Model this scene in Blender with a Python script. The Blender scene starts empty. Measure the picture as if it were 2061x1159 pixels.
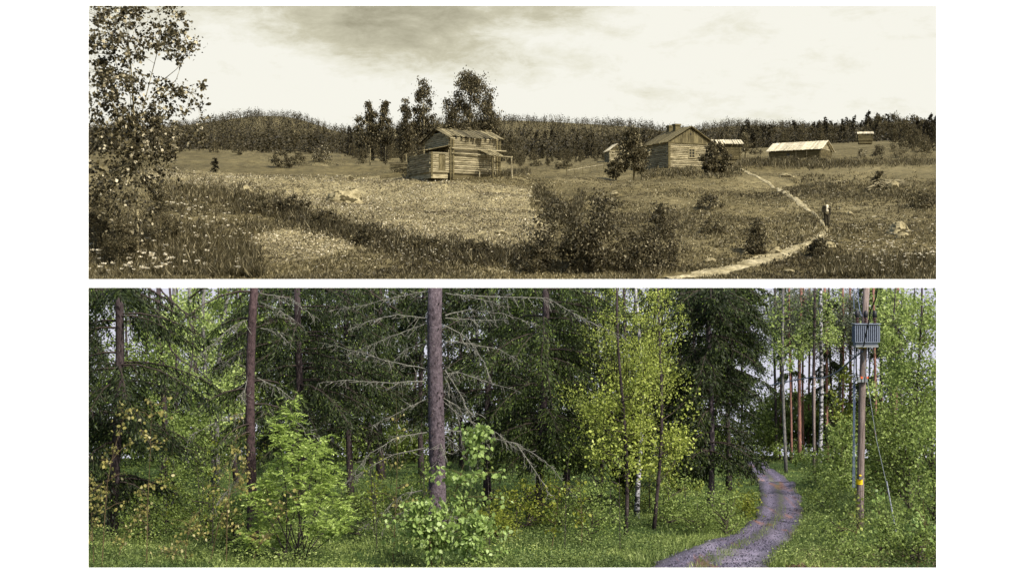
import bpy, math, random
import numpy as np
from mathutils import Vector
C = bpy.context.scene.collection
PI = math.pi
F = 2831.0; CX = 1030.5; CY = 579.5
rng = np.random.default_rng(7)
random.seed(7)

# ------------------------------------------------------------------ helpers
def tag(o, label=None, cat=None, group=None, kind=None):
    if label: o['label'] = label
    if cat: o['category'] = cat
    if group: o['group'] = group
    if kind: o['kind'] = kind
    return o

def thing(name, label, cat, loc, rz=0.0, group=None):
    o = bpy.data.objects.new(name, None); C.objects.link(o)
    o.location = loc; o.rotation_euler = (0, 0, rz); o.empty_display_size = 0.3
    return tag(o, label, cat, group)

def link_mesh(name, V, Fq, mat, parent=None, smooth=False, tone=None, off=None):
    V = np.asarray(V, dtype=np.float32).reshape(-1, 3)
    if off is not None: V = V - np.asarray(off, dtype=np.float32)
    me = bpy.data.meshes.new(name)
    me.vertices.add(len(V)); me.vertices.foreach_set('co', V.ravel())
    if isinstance(Fq, np.ndarray):
        n, k = Fq.shape
        me.loops.add(n*k); me.loops.foreach_set('vertex_index', Fq.astype(np.int32).ravel())
        me.polygons.add(n); me.polygons.foreach_set('loop_start', np.arange(0, n*k, k, dtype=np.int32))
        me.polygons.foreach_set('loop_total', np.full(n, k, dtype=np.int32))
    else:
        tot = [len(f) for f in Fq]
        me.loops.add(sum(tot)); me.loops.foreach_set('vertex_index', [i for f in Fq for i in f])
        me.polygons.add(len(Fq))
        st = np.concatenate([[0], np.cumsum(tot)[:-1]]).astype(np.int32)
        me.polygons.foreach_set('loop_start', st); me.polygons.foreach_set('loop_total', np.array(tot, dtype=np.int32))
    if tone is not None:
        a = me.attributes.new('tone', 'FLOAT', 'POINT'); a.data.foreach_set('value', np.asarray(tone, dtype=np.float32))
    me.materials.append(mat)
    me.update(calc_edges=True); me.validate()
    me.polygons.foreach_set('use_smooth', [bool(smooth)]*len(me.polygons))
    o = bpy.data.objects.new(name, me); C.objects.link(o)
    if parent: o.parent = parent
    return o

class MB:
    def __init__(s): s.v = []; s.f = []
    def add(s, V, Fc):
        n = len(s.v); s.v.extend([tuple(p) for p in V]); s.f.extend([tuple(i+n for i in f) for f in Fc])
    def box(s, x0, y0, z0, x1, y1, z1):
        s.add([(x0,y0,z0),(x1,y0,z0),(x1,y1,z0),(x0,y1,z0),(x0,y0,z1),(x1,y0,z1),(x1,y1,z1),(x0,y1,z1)],
              [(0,3,2,1),(4,5,6,7),(0,1,5,4),(1,2,6,5),(2,3,7,6),(3,0,4,7)])
    def plank(s, p0, p1, w, t):
        p0=Vector(p0); p1=Vector(p1); w=Vector(w)/2; t=Vector(t)
        s.add([p0-w, p1-w, p1+w, p0+w, p0-w+t, p1-w+t, p1+w+t, p0+w+t],
              [(0,3,2,1),(4,5,6,7),(0,1,5,4),(1,2,6,5),(2,3,7,6),(3,0,4,7)])
    def tube(s, pts, rad, n=6, cap=True):
        pts=[Vector(p) for p in pts]
        if not hasattr(rad,'__len__'): rad=[rad]*len(pts)
        V=[]; ref=None
        for i,p in enumerate(pts):
            a=pts[max(i-1,0)]; b=pts[min(i+1,len(pts)-1)]
            d=(b-a)
            if d.length<1e-9: d=Vector((0,0,1))
            d.normalize()
            if ref is None:
                ref=Vector((0,0,1)) if abs(d.z)<.9 else Vector((1,0,0))
            u=d.cross(ref)
            if u.length<1e-4: u=d.cross(Vector((0.3,1,0.2)))
            u.normalize(); w=d.cross(u); ref=w.cross(d) if False else ref
            for k in range(n):
                q=2*PI*k/n
                V.append(p+(u*math.cos(q)+w*math.sin(q))*rad[i])
        Fc=[]
        for i in range(len(pts)-1):
            for k in range(n):
                a=i*n+k; b=i*n+(k+1)%n
                Fc.append((a,b,b+n,a+n))
        if cap:
            Fc.append(tuple(range(n))[::-1]); m=(len(pts)-1)*n; Fc.append(tuple(range(m,m+n)))
        s.add(V,Fc)
    def lathe(s, prof, c=(0,0,0), n=14):
        V=[]; 
        for r,z in prof:
            for k in range(n):
                q=2*PI*k/n; V.append((c[0]+r*math.cos(q), c[1]+r*math.sin(q), c[2]+z))
        Fc=[]
        for i in range(len(prof)-1):
            for k in range(n):
                a=i*n+k; b=i*n+(k+1)%n
                Fc.append((a,b,b+n,a+n))
        Fc.append(tuple(range(n))[::-1]); m=(len(prof)-1)*n; Fc.append(tuple(range(m,m+n)))
        s.add(V,Fc)
    def build(s, name, mat, parent=None, smooth=False, off=None):
        if not s.v: return None
        return link_mesh(name, s.v, s.f, mat, parent, smooth, None, off)

def unit(a): return a/np.maximum(np.linalg.norm(a, axis=-1, keepdims=True), 1e-9)

def leaves(c, d, L, W, r, fold=0.0):
    """rhombic leaves: centres c, directions d, lengths L, widths W"""
    n=len(c); d=unit(d)
    rv=r.normal(size=(n,3)); s=unit(np.cross(d, rv))
    L=np.broadcast_to(np.asarray(L,dtype=float),(n,))[:,None]; W=np.broadcast_to(np.asarray(W,dtype=float),(n,))[:,None]
    up=np.cross(s,d)*W*fold
    V=np.stack([c, c+d*L*.42+s*W*.5+up, c+d*L, c+d*L*.42-s*W*.5+up],axis=1).reshape(-1,3)
    Fq=np.arange(4*n,dtype=np.int32).reshape(n,4)
    return V,Fq

def clip_leaves(V, Fq, zslope=0.0018):
    q=V.reshape(-1,4,3)
    keep=(q[:,:,2].max(axis=1) < zslope*q[:,0,1])
    q=q[keep]
    return q.reshape(-1,3), np.arange(4*len(q),dtype=np.int32).reshape(len(q),4)

# value noise in 2D
_perm=rng.random((256,256))
def vnoise(x,y):
    x=np.asarray(x,dtype=float); y=np.asarray(y,dtype=float)
    xi=np.floor(x).astype(int); yi=np.floor(y).astype(int); fx=x-xi; fy=y-yi
    fx=fx*fx*(3-2*fx); fy=fy*fy*(3-2*fy)
    g=lambda a,b:_perm[a%256,b%256]
    return (g(xi,yi)*(1-fx)+g(xi+1,yi)*fx)*(1-fy)+(g(xi,yi+1)*(1-fx)+g(xi+1,yi+1)*fx)*fy

# ------------------------------------------------------------------ materials
def srgb(r,g,b):
    f=lambda c:((c/255+.055)/1.055)**2.4 if c/255>.04045 else c/255/12.92
    return (f(r),f(g),f(b),1)
def sep(v):
    k=min(1,max(0,v))
    return (v, v*(.80+.145*k), v*(.31+.49*k), 1)
def newmat(name):
    m=bpy.data.materials.new(name); m.use_nodes=True; nt=m.node_tree; nt.nodes.clear()
    out=nt.nodes.new('ShaderNodeOutputMaterial'); return m,nt,out
def N(nt,t,**k):
    n=nt.nodes.new(t)
    for a,b in k.items(): setattr(n,a,b)
    return n
def ramp(nt,fac,stops,interp='LINEAR'):
    r=N(nt,'ShaderNodeValToRGB'); cr=r.color_ramp; cr.interpolation=interp
    while len(cr.elements)<len(stops): cr.elements.new(.5)
    for e,(p,c) in zip(cr.elements,stops): e.position=p; e.color=c
    nt.links.new(fac,r.inputs[0]); return r.outputs[0]
def noise(nt,scale,detail=5,rough=.6,coord='Object',sc=(1,1,1),dist=0):
    tc=N(nt,'ShaderNodeTexCoord'); mp=N(nt,'ShaderNodeMapping'); mp.inputs['Scale'].default_value=sc
    nt.links.new(tc.outputs[coord],mp.inputs[0])
    n=N(nt,'ShaderNodeTexNoise'); n.inputs['Scale'].default_value=scale; n.inputs['Detail'].default_value=detail
    n.inputs['Roughness'].default_value=rough; n.inputs['Distortion'].default_value=dist
    nt.links.new(mp.outputs[0],n.inputs['Vector']); return n.outputs['Fac']
def mix(nt,fac,a,b,mode='MIX'):
    m=N(nt,'ShaderNodeMix',data_type='RGBA',blend_type=mode)
    for s,v in ((m.inputs[0],fac),(m.inputs[6],a),(m.inputs[7],b)):
        if hasattr(v,'is_linked'): nt.links.new(v,s)
        else: s.default_value=v
    return m.outputs[2]
def bump(nt,h,strength=.5,dist=.05):
    b=N(nt,'ShaderNodeBump'); b.inputs['Strength'].default_value=strength; b.inputs['Distance'].default_value=dist
    nt.links.new(h,b.inputs['Height']); return b.outputs[0]
def principled(nt,out,col,rough=.8,normal=None,metal=0,spec=.3):
    p=N(nt,'ShaderNodeBsdfPrincipled'); p.inputs['Roughness'].default_value=rough; p.inputs['Metallic'].default_value=metal
    p.inputs['Specular IOR Level'].default_value=spec
    if hasattr(col,'is_linked'): nt.links.new(col,p.inputs['Base Color'])
    else: p.inputs['Base Color'].default_value=col
    if normal is not None: nt.links.new(normal,p.inputs['Normal'])
    if out is not None: nt.links.new(p.outputs[0],out.inputs[0])
    return p

def mat_leaf(name,c1,c2,c3=None,trans=.35,rough=.55,attr=False,spec=.2,patch=None):
    m,nt,out=newmat(name)
    if attr:
        a=N(nt,'ShaderNodeAttribute'); a.attribute_name='tone'; fac=a.outputs['Fac']
    else:
        g=N(nt,'ShaderNodeNewGeometry'); fac=g.outputs['Random Per Island']
    st=[(0,c1),(1,c2)] if c3 is None else [(0,c1),(.8,c2),(1,c3)]
    col=ramp(nt,fac,st)
    if patch:
        nn=noise(nt,patch[0],4,.6); col=mix(nt,1.0,col,ramp(nt,nn,[(.36,patch[1]),(.64,patch[2])]),'MULTIPLY')
    p=principled(nt,None,col,rough,spec=spec)
    t=N(nt,'ShaderNodeBsdfTranslucent'); nt.links.new(col,t.inputs[0])
    mx=N(nt,'ShaderNodeMixShader'); mx.inputs[0].default_value=trans
    nt.links.new(p.outputs[0],mx.inputs[1]); nt.links.new(t.outputs[0],mx.inputs[2]); nt.links.new(mx.outputs[0],out.inputs[0])
    return m
def mat_bark(name,c1,c2,scale=8,sc=(1,1,.35),rough=.9,spots=None,island=0.0):
    m,nt,out=newmat(name)
    n=noise(nt,scale,6,.7,sc=sc)
    col=ramp(nt,n,[(.35,c1),(.62,c2)])
    if spots:
        n2=noise(nt,spots[1],3,.6,sc=spots[2] if len(spots)>2 else (1,1,1))
        f=ramp(nt,n2,[(spots[3] if len(spots)>3 else .6,(0,0,0,1)),(.03+(spots[3] if len(spots)>3 else .6),(1,1,1,1))])
        col=mix(nt,f,col,spots[0])
    if island:
        g=N(nt,'ShaderNodeNewGeometry'); v=ramp(nt,g.outputs['Random Per Island'],[(0,(1-island,)*3+(1,)),(1,(1,1,1,1))])
        col=mix(nt,1.0,col,v,'MULTIPLY')
    principled(nt,out,col,rough,bump(nt,n,1.0,.04),spec=.15); return m
def mat_plain(name,c,rough=.6,metal=0,var=.15):
    m,nt,out=newmat(name); n=noise(nt,12,4)
    a=tuple(x*(1-var) for x in c[:3])+(1,); b=tuple(min(1,x*(1+var)) for x in c[:3])+(1,)
    principled(nt,out,ramp(nt,n,[(.3,a),(.7,b)]),rough,None,metal); return m
def mat_ground(name,stops,scale,fine,finemul=(.55,1.35),b=.6,bd=.15):
    m,nt,out=newmat(name)
    n=noise(nt,scale,6,.65); col=ramp(nt,n,stops)
    n2=noise(nt,fine,5,.75); v=ramp(nt,n2,[(.36,(finemul[0],)*3+(1,)),(.62,(finemul[1],)*3+(1,))])
    col=mix(nt,1.0,col,v,'MULTIPLY')
    principled(nt,out,col,.95,bump(nt,n2,b,bd),spec=.1); return m

M={}
# sepia set
M['meadow']=mat_ground('meadow_soil',[(.3,sep(.055)),(.5,sep(.105)),(.7,sep(.18))],.12,1.6)
M['field']=mat_ground('field_soil',[(.3,sep(.15)),(.7,sep(.26))],.10,2.6,(.3,1.6),1,.2)
M['pasture']=mat_ground('pasture_turf',[(.3,sep(.07)),(.7,sep(.12))],.08,.9,(.6,1.3))
M['tilled']=mat_ground('tilled_soil',[(.3,sep(.10)),(.7,sep(.16))],.08,1.5,(.6,1.3))
M['path']=mat_ground('path_sand',[(.35,sep(.16)),(.65,sep(.40))],.9,3,(.5,1.3))
M['sgrass']=mat_leaf('dry_grass',sep(.045),sep(.165),sep(.45),patch=(.09,(.5,.49,.46,1),(1.4,1.4,1.35,1)))
M['sfield']=mat_leaf('field_leaf',sep(.05),sep(.36),sep(.72),patch=(.13,(.55,.53,.5,1),(1.3,1.3,1.3,1)))
M['sflower']=mat_leaf('white_umbel',sep(.6),sep(.8))
M['sleaf_dark']=mat_leaf('dark_bush_leaf',sep(.022),sep(.075),sep(.34))
M['sbush']=mat_leaf('near_bush_leaf',sep(.018),sep(.075),sep(.42))
M['sleaf']=mat_leaf('bush_leaf',sep(.03),sep(.11),sep(.34))
M['sleaf_light']=mat_leaf('aspen_leaf',sep(.02),sep(.11),sep(.55),trans=.12)
M['swood_leaf']=mat_leaf('wood_leaf',sep(.03),sep(.08),sep(.16))
M['sneedle']=mat_leaf('spruce_needle',sep(.012),sep(.032))
M['far']=mat_leaf('far_wood',sep(.022),sep(.10),attr=True,trans=.15)
M['sbark']=mat_bark('grey_bark',sep(.07),sep(.2),6)
M['sbirch']=mat_bark('pale_birch_bark',sep(.16),sep(.36),3,spots=(sep(.04),2.5,(1,1,3),.52))
M['log']=mat_bark('weathered_log',sep(.10),sep(.42),3,sc=(.35,.35,2.5),island=.45)
M['log_dark']=mat_bark('dark_log',sep(.055),sep(.15),3,sc=(.35,.35,2.5),island=.4)
M['board']=mat_bark('grey_board',sep(.06),sep(.19),3,sc=(2,2,.4),island=.45)
M['plank']=mat_bark('roof_plank',sep(.07),sep(.30),2.5,sc=(1,1,1),island=.8)
M['shingle']=mat_bark('roof_shingle',sep(.09),sep(.2),5,sc=(1,1,1),island=.5)
M['paleroof']=mat_bark('pale_shingle',sep(.42),sep(.68),2,sc=(1,1,1),island=.4)
M['brick']=mat_bark('sooty_brick',sep(.06),sep(.14),5,sc=(1,1,1))
M['sglass']=mat_plain('dark_pane',sep(.02),.2)
M['swhite']=mat_plain('painted_frame',sep(.24),.6)
M['rock']=mat_bark('granite',sep(.11),sep(.33),2.2,sc=(1,1,1),spots=(sep(.05),1.3,(1,1,1.6),.53))
M['suit']=mat_plain('dark_wool',sep(.022),.9); M['shirt']=mat_plain('white_shirt',sep(.62),.8)
M['skin']=mat_plain('skin',sep(.10),.6); M['hair']=mat_plain('dark_hair',sep(.02),.8)
M['shoe']=mat_plain('dusty_shoe',sep(.2),.6)
# colour set
G=lambda r,g,b:(r,g,b,1)
M['floor']=mat_ground('forest_floor',[(.25,G(.022,.026,.010)),(.5,G(.035,.06,.014)),(.75,G(.075,.12,.03))],.8,9,(.5,1.4),.8,.05)
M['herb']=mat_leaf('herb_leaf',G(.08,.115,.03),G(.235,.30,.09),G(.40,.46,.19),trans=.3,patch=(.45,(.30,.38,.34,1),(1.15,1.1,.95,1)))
M['herbdark']=mat_leaf('undergrowth_leaf',G(.035,.05,.010),G(.10,.14,.025),G(.20,.25,.05))
M['needle']=mat_leaf('needles',G(.013,.021,.005),G(.045,.065,.013),G(.12,.16,.03),trans=.15)
M['needle_dark']=mat_leaf('dark_needles',G(.007,.012,.004),G(.025,.037,.008),G(.06,.08,.018),trans=.1)
M['needle_pine']=mat_leaf('pine_needles',G(.05,.06,.035),G(.12,.135,.08),G(.19,.22,.13),trans=.2)
M['tips']=mat_leaf('new_spruce_tips',G(.16,.25,.03),G(.30,.42,.06))
M['leaf_bright']=mat_leaf('spring_leaf',G(.13,.16,.025),G(.34,.39,.07),G(.52,.56,.18),trans=.35)
M['leaf_mid']=mat_leaf('mid_leaf',G(.09,.125,.025),G(.24,.31,.075),G(.38,.46,.16),trans=.4)
M['leaf_deep']=mat_leaf('deep_leaf',G(.05,.07,.013),G(.15,.20,.035),G(.33,.40,.13),trans=.3)
M['leaf_pale']=mat_leaf('pale_leaf',G(.20,.26,.07),G(.37,.46,.13),G(.52,.58,.25),trans=.4)
M['leaf_rowan']=mat_leaf('rowan_leaf',G(.15,.21,.035),G(.32,.42,.095),G(.50,.59,.21),trans=.4)
M['leaf_birch']=mat_leaf('young_birch_leaf',G(.15,.22,.05),G(.30,.40,.12),G(.46,.55,.25),trans=.35,rough=.4)
M['leaf_yellow']=mat_leaf('yellow_leaf',G(.18,.165,.05),G(.34,.30,.09),G(.46,.42,.22),trans=.4)
M['leaf_olive']=mat_leaf('olive_leaf',G(.09,.12,.012),G(.22,.24,.03),G(.3,.3,.06),trans=.4)
M['bark']=mat_bark('spruce_bark',G(.035,.026,.03),G(.125,.098,.11),16,sc=(1,1,.7),spots=(G(.24,.22,.2),30,(1,1,1),.66))
M['bark2']=mat_bark('reddish_spruce_bark',G(.025,.016,.017),G(.08,.052,.052),16,sc=(1,1,.7),spots=(G(.17,.15,.14),30,(1,1,1),.68))
M['bark_dark']=mat_bark('dark_bark',G(.02,.014,.014),G(.06,.045,.045),14,spots=(G(.18,.18,.15),22,(1,1,1),.66))
M['bark_grey']=mat_bark('grey_stem_bark',G(.07,.065,.06),G(.17,.16,.15),10,spots=(G(.03,.03,.03),10,(1,1,2),.6))
M['bark_pine']=mat_bark('orange_pine_bark',G(.11,.055,.045),G(.27,.135,.10),9,spots=(G(.08,.05,.05),6,(1,1,.6),.6))
M['bark_birch']=mat_bark('white_birch_bark',G(.26,.25,.26),G(.46,.44,.46),7,spots=(G(.03,.03,.03),5,(1,1,2.2),.5))
M['lichen']=mat_bark('lichened_wood',G(.07,.062,.052),G(.25,.245,.20),30,sc=(1,1,1))
M['twig']=mat_bark('brown_twig',G(.022,.016,.013),G(.065,.05,.04),20)
M['stem_red']=mat_bark('sapling_stem',G(.06,.04,.02),G(.14,.10,.05),20)
M['pole']=mat_bark('tarred_pole',G(.09,.065,.055),G(.24,.19,.17),14,sc=(2,2,.12))
M['tank']=mat_plain('grey_blue_enamel',G(.19,.215,.27),.4,.2,.12)
M['porcelain']=mat_plain('brown_porcelain',G(.05,.02,.018),.2)
M['black']=mat_plain('black_rubber',G(.012,.012,.014),.5)
M['cable']=mat_plain('blue_grey_cable',G(.12,.15,.24),.5)
M['steel']=mat_plain('galvanised_steel',G(.26,.27,.28),.4,.5)
M['white']=mat_plain('white_plastic',G(.7,.7,.68),.5,0,.04)
M['yellow']=mat_plain('yellow_plate',G(.75,.5,.01),.5,0,.05)
M['orange']=mat_plain('orange_cap',G(.6,.1,.02),.5)
M['stone']=mat_leaf('gravel_stone',G(.04,.037,.045),G(.095,.088,.115),G(.2,.19,.235),trans=0,rough=.8)
M['litter']=mat_leaf('dry_litter',G(.07,.04,.025),G(.2,.13,.08),trans=.1)
m,nt,out=newmat('road_gravel')
n=noise(nt,22,4,.8); base=ramp(nt,n,[(.3,G(.045,.042,.06)),(.52,G(.13,.118,.165)),(.75,G(.25,.23,.30))])
n1=noise(nt,1.5,5,.7,sc=(1,.10,1),dist=.6); f1=ramp(nt,n1,[(.57,G(0,0,0)),(.64,G(1,1,1))])
base=mix(nt,f1,base,mix(nt,n,G(.12,.065,.05),G(.30,.18,.145)))
n3=noise(nt,.8,5,.6,sc=(1,.12,1)); f3=ramp(nt,n3,[(.60,G(0,0,0)),(.68,G(.8,.8,.8))])
base=mix(nt,f3,base,G(.27,.25,.31))
at=N(nt,'ShaderNodeAttribute'); at.attribute_name='tone'; nw=noise(nt,2.2,4,.7)
ad=N(nt,'ShaderNodeMath',operation='MULTIPLY_ADD'); nt.links.new(nw,ad.inputs[0]); ad.inputs[1].default_value=.22; nt.links.new(at.outputs['Fac'],ad.inputs[2])
sb=N(nt,'ShaderNodeMath',operation='SUBTRACT'); nt.links.new(ad.outputs[0],sb.inputs[0]); sb.inputs[1].default_value=.11
trk=ramp(nt,sb.outputs[0],[(0,G(.36,.36,.22)),(.12,G(.58,.56,.54)),(.26,G(1.0,.92,.95)),(.40,G(.60,.55,.55)),(.50,G(.55,.62,.30)),(.60,G(.60,.55,.55)),(.76,G(1.0,.92,.95)),(.90,G(.58,.56,.54)),(1,G(.36,.36,.22))])
base=mix(nt,1.0,base,trk,'MULTIPLY')
principled(nt,out,base,.75,bump(nt,n,.7,.03)); M['road']=m
m,nt,out=newmat('white_plaster'); principled(nt,out,G(.92,.92,.92),.9,spec=0); M['wall']=m

# ------------------------------------------------------------------ upper terrain (the farm on the slope)
Dk=np.array([80.5,84,92,100,116,135,158,190,230,300,400],dtype=float)
T={-300:[571,562,505,458,405,362,340,325,315,305,300],
   180:[571,562,505,458,405,362,340,325,315,305,300],
   400:[571,562,505,455,400,362,338,322,312,303,298],
   700:[571,562,508,462,415,368,343,330,320,312,308],
   900:[571,562,512,468,412,350,336,327,321,316,312],
   1020:[571,562,514,472,415,356,343,334,326,317,312],
   1100:[571,562,515,475,420,370,352,338,328,318,312],
   1250:[571,562,510,465,415,375,348,328,318,312,308],
   1340:[571,562,507,460,410,369,337,323,315,308,304],
   1450:[571,562,505,455,405,366,335,322,314,306,301],
   1550:[571,562,505,458,412,378,347,330,321,308,300],
   1650:[571,562,505,459,405,366,346,334,323,310,292],
   1885:[571,562,500,450,398,360,342,332,322,298,280],
   2400:[571,562,500,450,398,360,342,332,322,298,280]}
ru=np.array([-300,180,330,400,470,550,600,640,690,720,760,850,1000,1100,1200,1300,1370,1400,1480,1560,1885,2400],dtype=float)
ry=np.array([262,262,256,248,236,230,236,250,270,270,262,250,240,243,249,256,270,260,251,255,262,262],dtype=float)
us=np.arange(-300,2401,8.0); Ds=np.concatenate([np.geomspace(80.5,420,236),np.geomspace(426,2300,90)])
Dk2=np.concatenate([Dk,[600,900,1300,1500,1900,2300]])
keys=sorted(T); tab=[]
rid=np.interp(keys,ru,ry)
for k,u in enumerate(keys):
    tab.append(T[u])
tab=np.array(tab,dtype=float)
Y=np.zeros((len(us),len(Dk2)))
for j in range(len(Dk)): Y[:,j]=np.interp(us,keys,tab[:,j])
rr=np.interp(us,ru,ry)
for j,w in zip(range(len(Dk),len(Dk)+4),(.12,.42,.88,1.0)): Y[:,j]=Y[:,len(Dk)-1]*(1-w)+rr*w
Y[:,-2]=rr+14; Y[:,-1]=rr+40
YG=np.zeros((len(us),len(Ds)))
for i in range(len(us)): YG[i]=np.interp(np.log(Ds),np.log(Dk2),Y[i])
def blur(A,k,ax):
    w=np.hanning(2*k+3)[1:-1]; w/=w.sum()
    P=np.pad(A,[(k,k) if a==ax else (0,0) for a in range(2)],mode='edge')
    return np.apply_along_axis(lambda v:np.convolve(v,w,'valid'),ax,P)
YG=blur(blur(YG,7,0),5,1)
UU,DD=np.meshgrid(us,Ds,indexing='ij')
ZG=DD*(CY-YG)/F; XG=(UU-CX)/F*DD
amp=np.clip((DD-84)/40,0,1)*np.clip((420-DD)/200,0,1)
ZG+= amp*((vnoise(XG*.16,DD*.16)-.5)*.9+(vnoise(XG*.5+9,DD*.5)-.5)*.35)
ZG+= np.clip((420-DD)/200,0,1)*(vnoise(XG*1.3+3,DD*1.3)-.5)*.14
logD=np.log(Ds)
def zu(x,y):
    x=np.asarray(x,dtype=float); y=np.asarray(y,dtype=float)
    u=(x/y*F+CX-us[0])/8.0; u=np.clip(u,0,len(us)-1.001)
    v=np.interp(np.log(np.clip(y,80.5,2299)),logD,np.arange(len(Ds))); v=np.clip(v,0,len(Ds)-1.001)
    i=np.floor(u).astype(int); j=np.floor(v).astype(int); a=u-i; b=v-j
    return (ZG[i,j]*(1-a)+ZG[i+1,j]*a)*(1-b)+(ZG[i,j+1]*(1-a)+ZG[i+1,j+1]*a)*b
def atD(px,D):
    x=(px-CX)/F*D; return (x,D,float(zu(x,D)))
def onU(px,py):
    """first ground point seen at a picture position"""
    D=np.linspace(80.6,420,1500); x=(px-CX)/F*D; z=zu(x,D); yy=CY-z/D*F
    k=int(np.argmax(yy<=py)) if (yy<=py).any() else len(D)-1
    return (x[k],D[k],z[k])

def inpoly(px,py,poly):
    px=np.asarray(px); ins=np.zeros(px.shape,bool); n=len(poly)
    for i in range(n):
        x1,y1=poly[i]; x2,y2=poly[(i+1)%n]
        c=((y1>py)!=(y2>py))&(px<(x2-x1)*(py-y1)/((y2-y1) if y2!=y1 else 1e-9)+x1)
        ins^=c
    return ins
P_field=[(250,338),(520,356),(640,357),(900,362),(1040,372),(1075,385),(1062,410),(1085,440),(1120,470),(1090,500),(980,498),(860,488),(740,460),(640,440),(560,408),(470,392),(360,368),(250,372)]
P_field2=[(500,480),(560,462),(660,466),(715,500),(640,522),(560,530),(505,510)]
P_past=[(180,300),(400,303),(520,316),(560,335),(560,338),(780,325),(830,340),(830,352),(640,355),(520,354),(330,334),(180,330)]
P_past2=[(1490,318),(1560,306),(1580,322),(1490,324)]
P_past3=[(1688,305),(1760,303),(1770,322),(1690,324)]
P_till=[(1600,345),(1700,337),(1900,335),(1900,362),(1700,364),(1640,360)]
VPY=CY-ZG/DD*F
def region(px,py,D):
    near=D<260
    r=np.zeros(np.shape(px),int)
    r[(inpoly(px,py,P_field)|inpoly(px,py,P_field2))&(D<160)]=1
    r[(inpoly(px,py,P_past)|inpoly(px,py,P_past2)|inpoly(px,py,P_past3))&(D>125)&(D<420)]=2
    r[inpoly(px,py,P_till)&(D<230)&(D>110)]=3
    return r
fc_u=(UU[:-1,:-1]+UU[1:,1:])/2; fc_y=(VPY[:-1,:-1]+VPY[1:,1:]+VPY[1:,:-1]+VPY[:-1,1:])/4; fc_d=(DD[:-1,:-1]+DD[1:,1:])/2
wob=(vnoise(fc_u*.05,fc_d*.3)-.5)*26+(vnoise(fc_u*.2,fc_d*.9)-.5)*14
REG=region(fc_u+wob,fc_y+wob*.4,fc_d)
nD=len(Ds); V=np.stack([XG,DD,ZG],axis=-1).reshape(-1,3)
I,J=np.meshgrid(np.arange(len(us)-1),np.arange(nD-1),indexing='ij'); base=I*nD+J
quads=np.stack([base,base+nD,base+nD+1,base+1],axis=-1)
for code,(nm,mt) in enumerate([('hillside_meadow','meadow'),('crop_field','field'),('pasture','pasture'),('tilled_field','tilled')]):
    q=quads[REG==code]
    used,inv=np.unique(q.ravel(),return_inverse=True)
    o=link_mesh(nm,V[used],inv.reshape(-1,4),M[mt],smooth=True); tag(o,kind='structure')
# the slope's earth bank, down to the forest floor
bk=MB(); pts=[(XG[i,0],80.5,ZG[i,0]) for i in range(0,len(us),4)]
for a,b in zip(pts[:-1],pts[1:]):
    bk.add([a,b,(b[0],80.5,-14),(a[0],80.5,-14)],[(0,3,2,1)])
tag(bk.build('earth_bank',M['meadow']),kind='structure')

# path (ribbon over the slope)
def ribbon(name,pts,mat,lift=.05,sub=22):
    px=[p[0] for p in pts]; py=[p[1] for p in pts]; w=[p[2] for p in pts]
    s=np.arange(len(pts)); t=np.linspace(0,len(pts)-1,sub*(len(pts)-1)+1)
    X=np.interp(t,s,px); YY=np.interp(t,s,py); Wd=np.interp(t,s,w)
    c=np.array([onU(a,b) for a,b in zip(X,YY)])
    for q_ in (0,1):
        for _ in range(2): c[:,q_]=np.convolve(np.pad(c[:,q_],8,mode='edge'),np.ones(17)/17,'valid')
    d=np.gradient(c[:,:2],axis=0); d/=np.linalg.norm(d,axis=1,keepdims=True); nrm=np.stack([-d[:,1],d[:,0]],1)
    half=Wd/F*c[:,1]/2*(.95+.8*(vnoise(t*2.3,t*0)-.5)+.5*(vnoise(t*9,t*0+3)-.5))
    K=7; V=[]
    for k in range(K):
        q=(k/(K-1)*2-1)
        P=c[:,:2]+nrm*(q*half)[:,None]; z=zu(P[:,0],P[:,1])+lift*(1-.7*abs(q))
        V.append(np.concatenate([P,z[:,None]],1))
    V=np.stack(V,1); n=len(t); V=V.reshape(-1,3)
    i,j=np.meshgrid(np.arange(n-1),np.arange(K-1),indexing='ij'); b=i*K+j
    q=np.stack([b,b+1,b+K+1,b+K],-1).reshape(-1,4)
    return tag(link_mesh(name,V,q,mat,smooth=True),kind='structure')
PATH=[(1330,562,44),(1400,556,48),(1450,547,46),(1520,530,42),(1580,511,38),(1640,486,26),(1666,464,14),(1650,440,12),(1612,411,12),(1562,378,10),(1535,362,9),(1505,349,9),(1480,336,8)]
ribbon('path',PATH,M['path'],.10)
ribbon('path',[(880,527,20),(930,536,26),(1000,545,30),(1060,552,26)],M['path'],.06)

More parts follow.
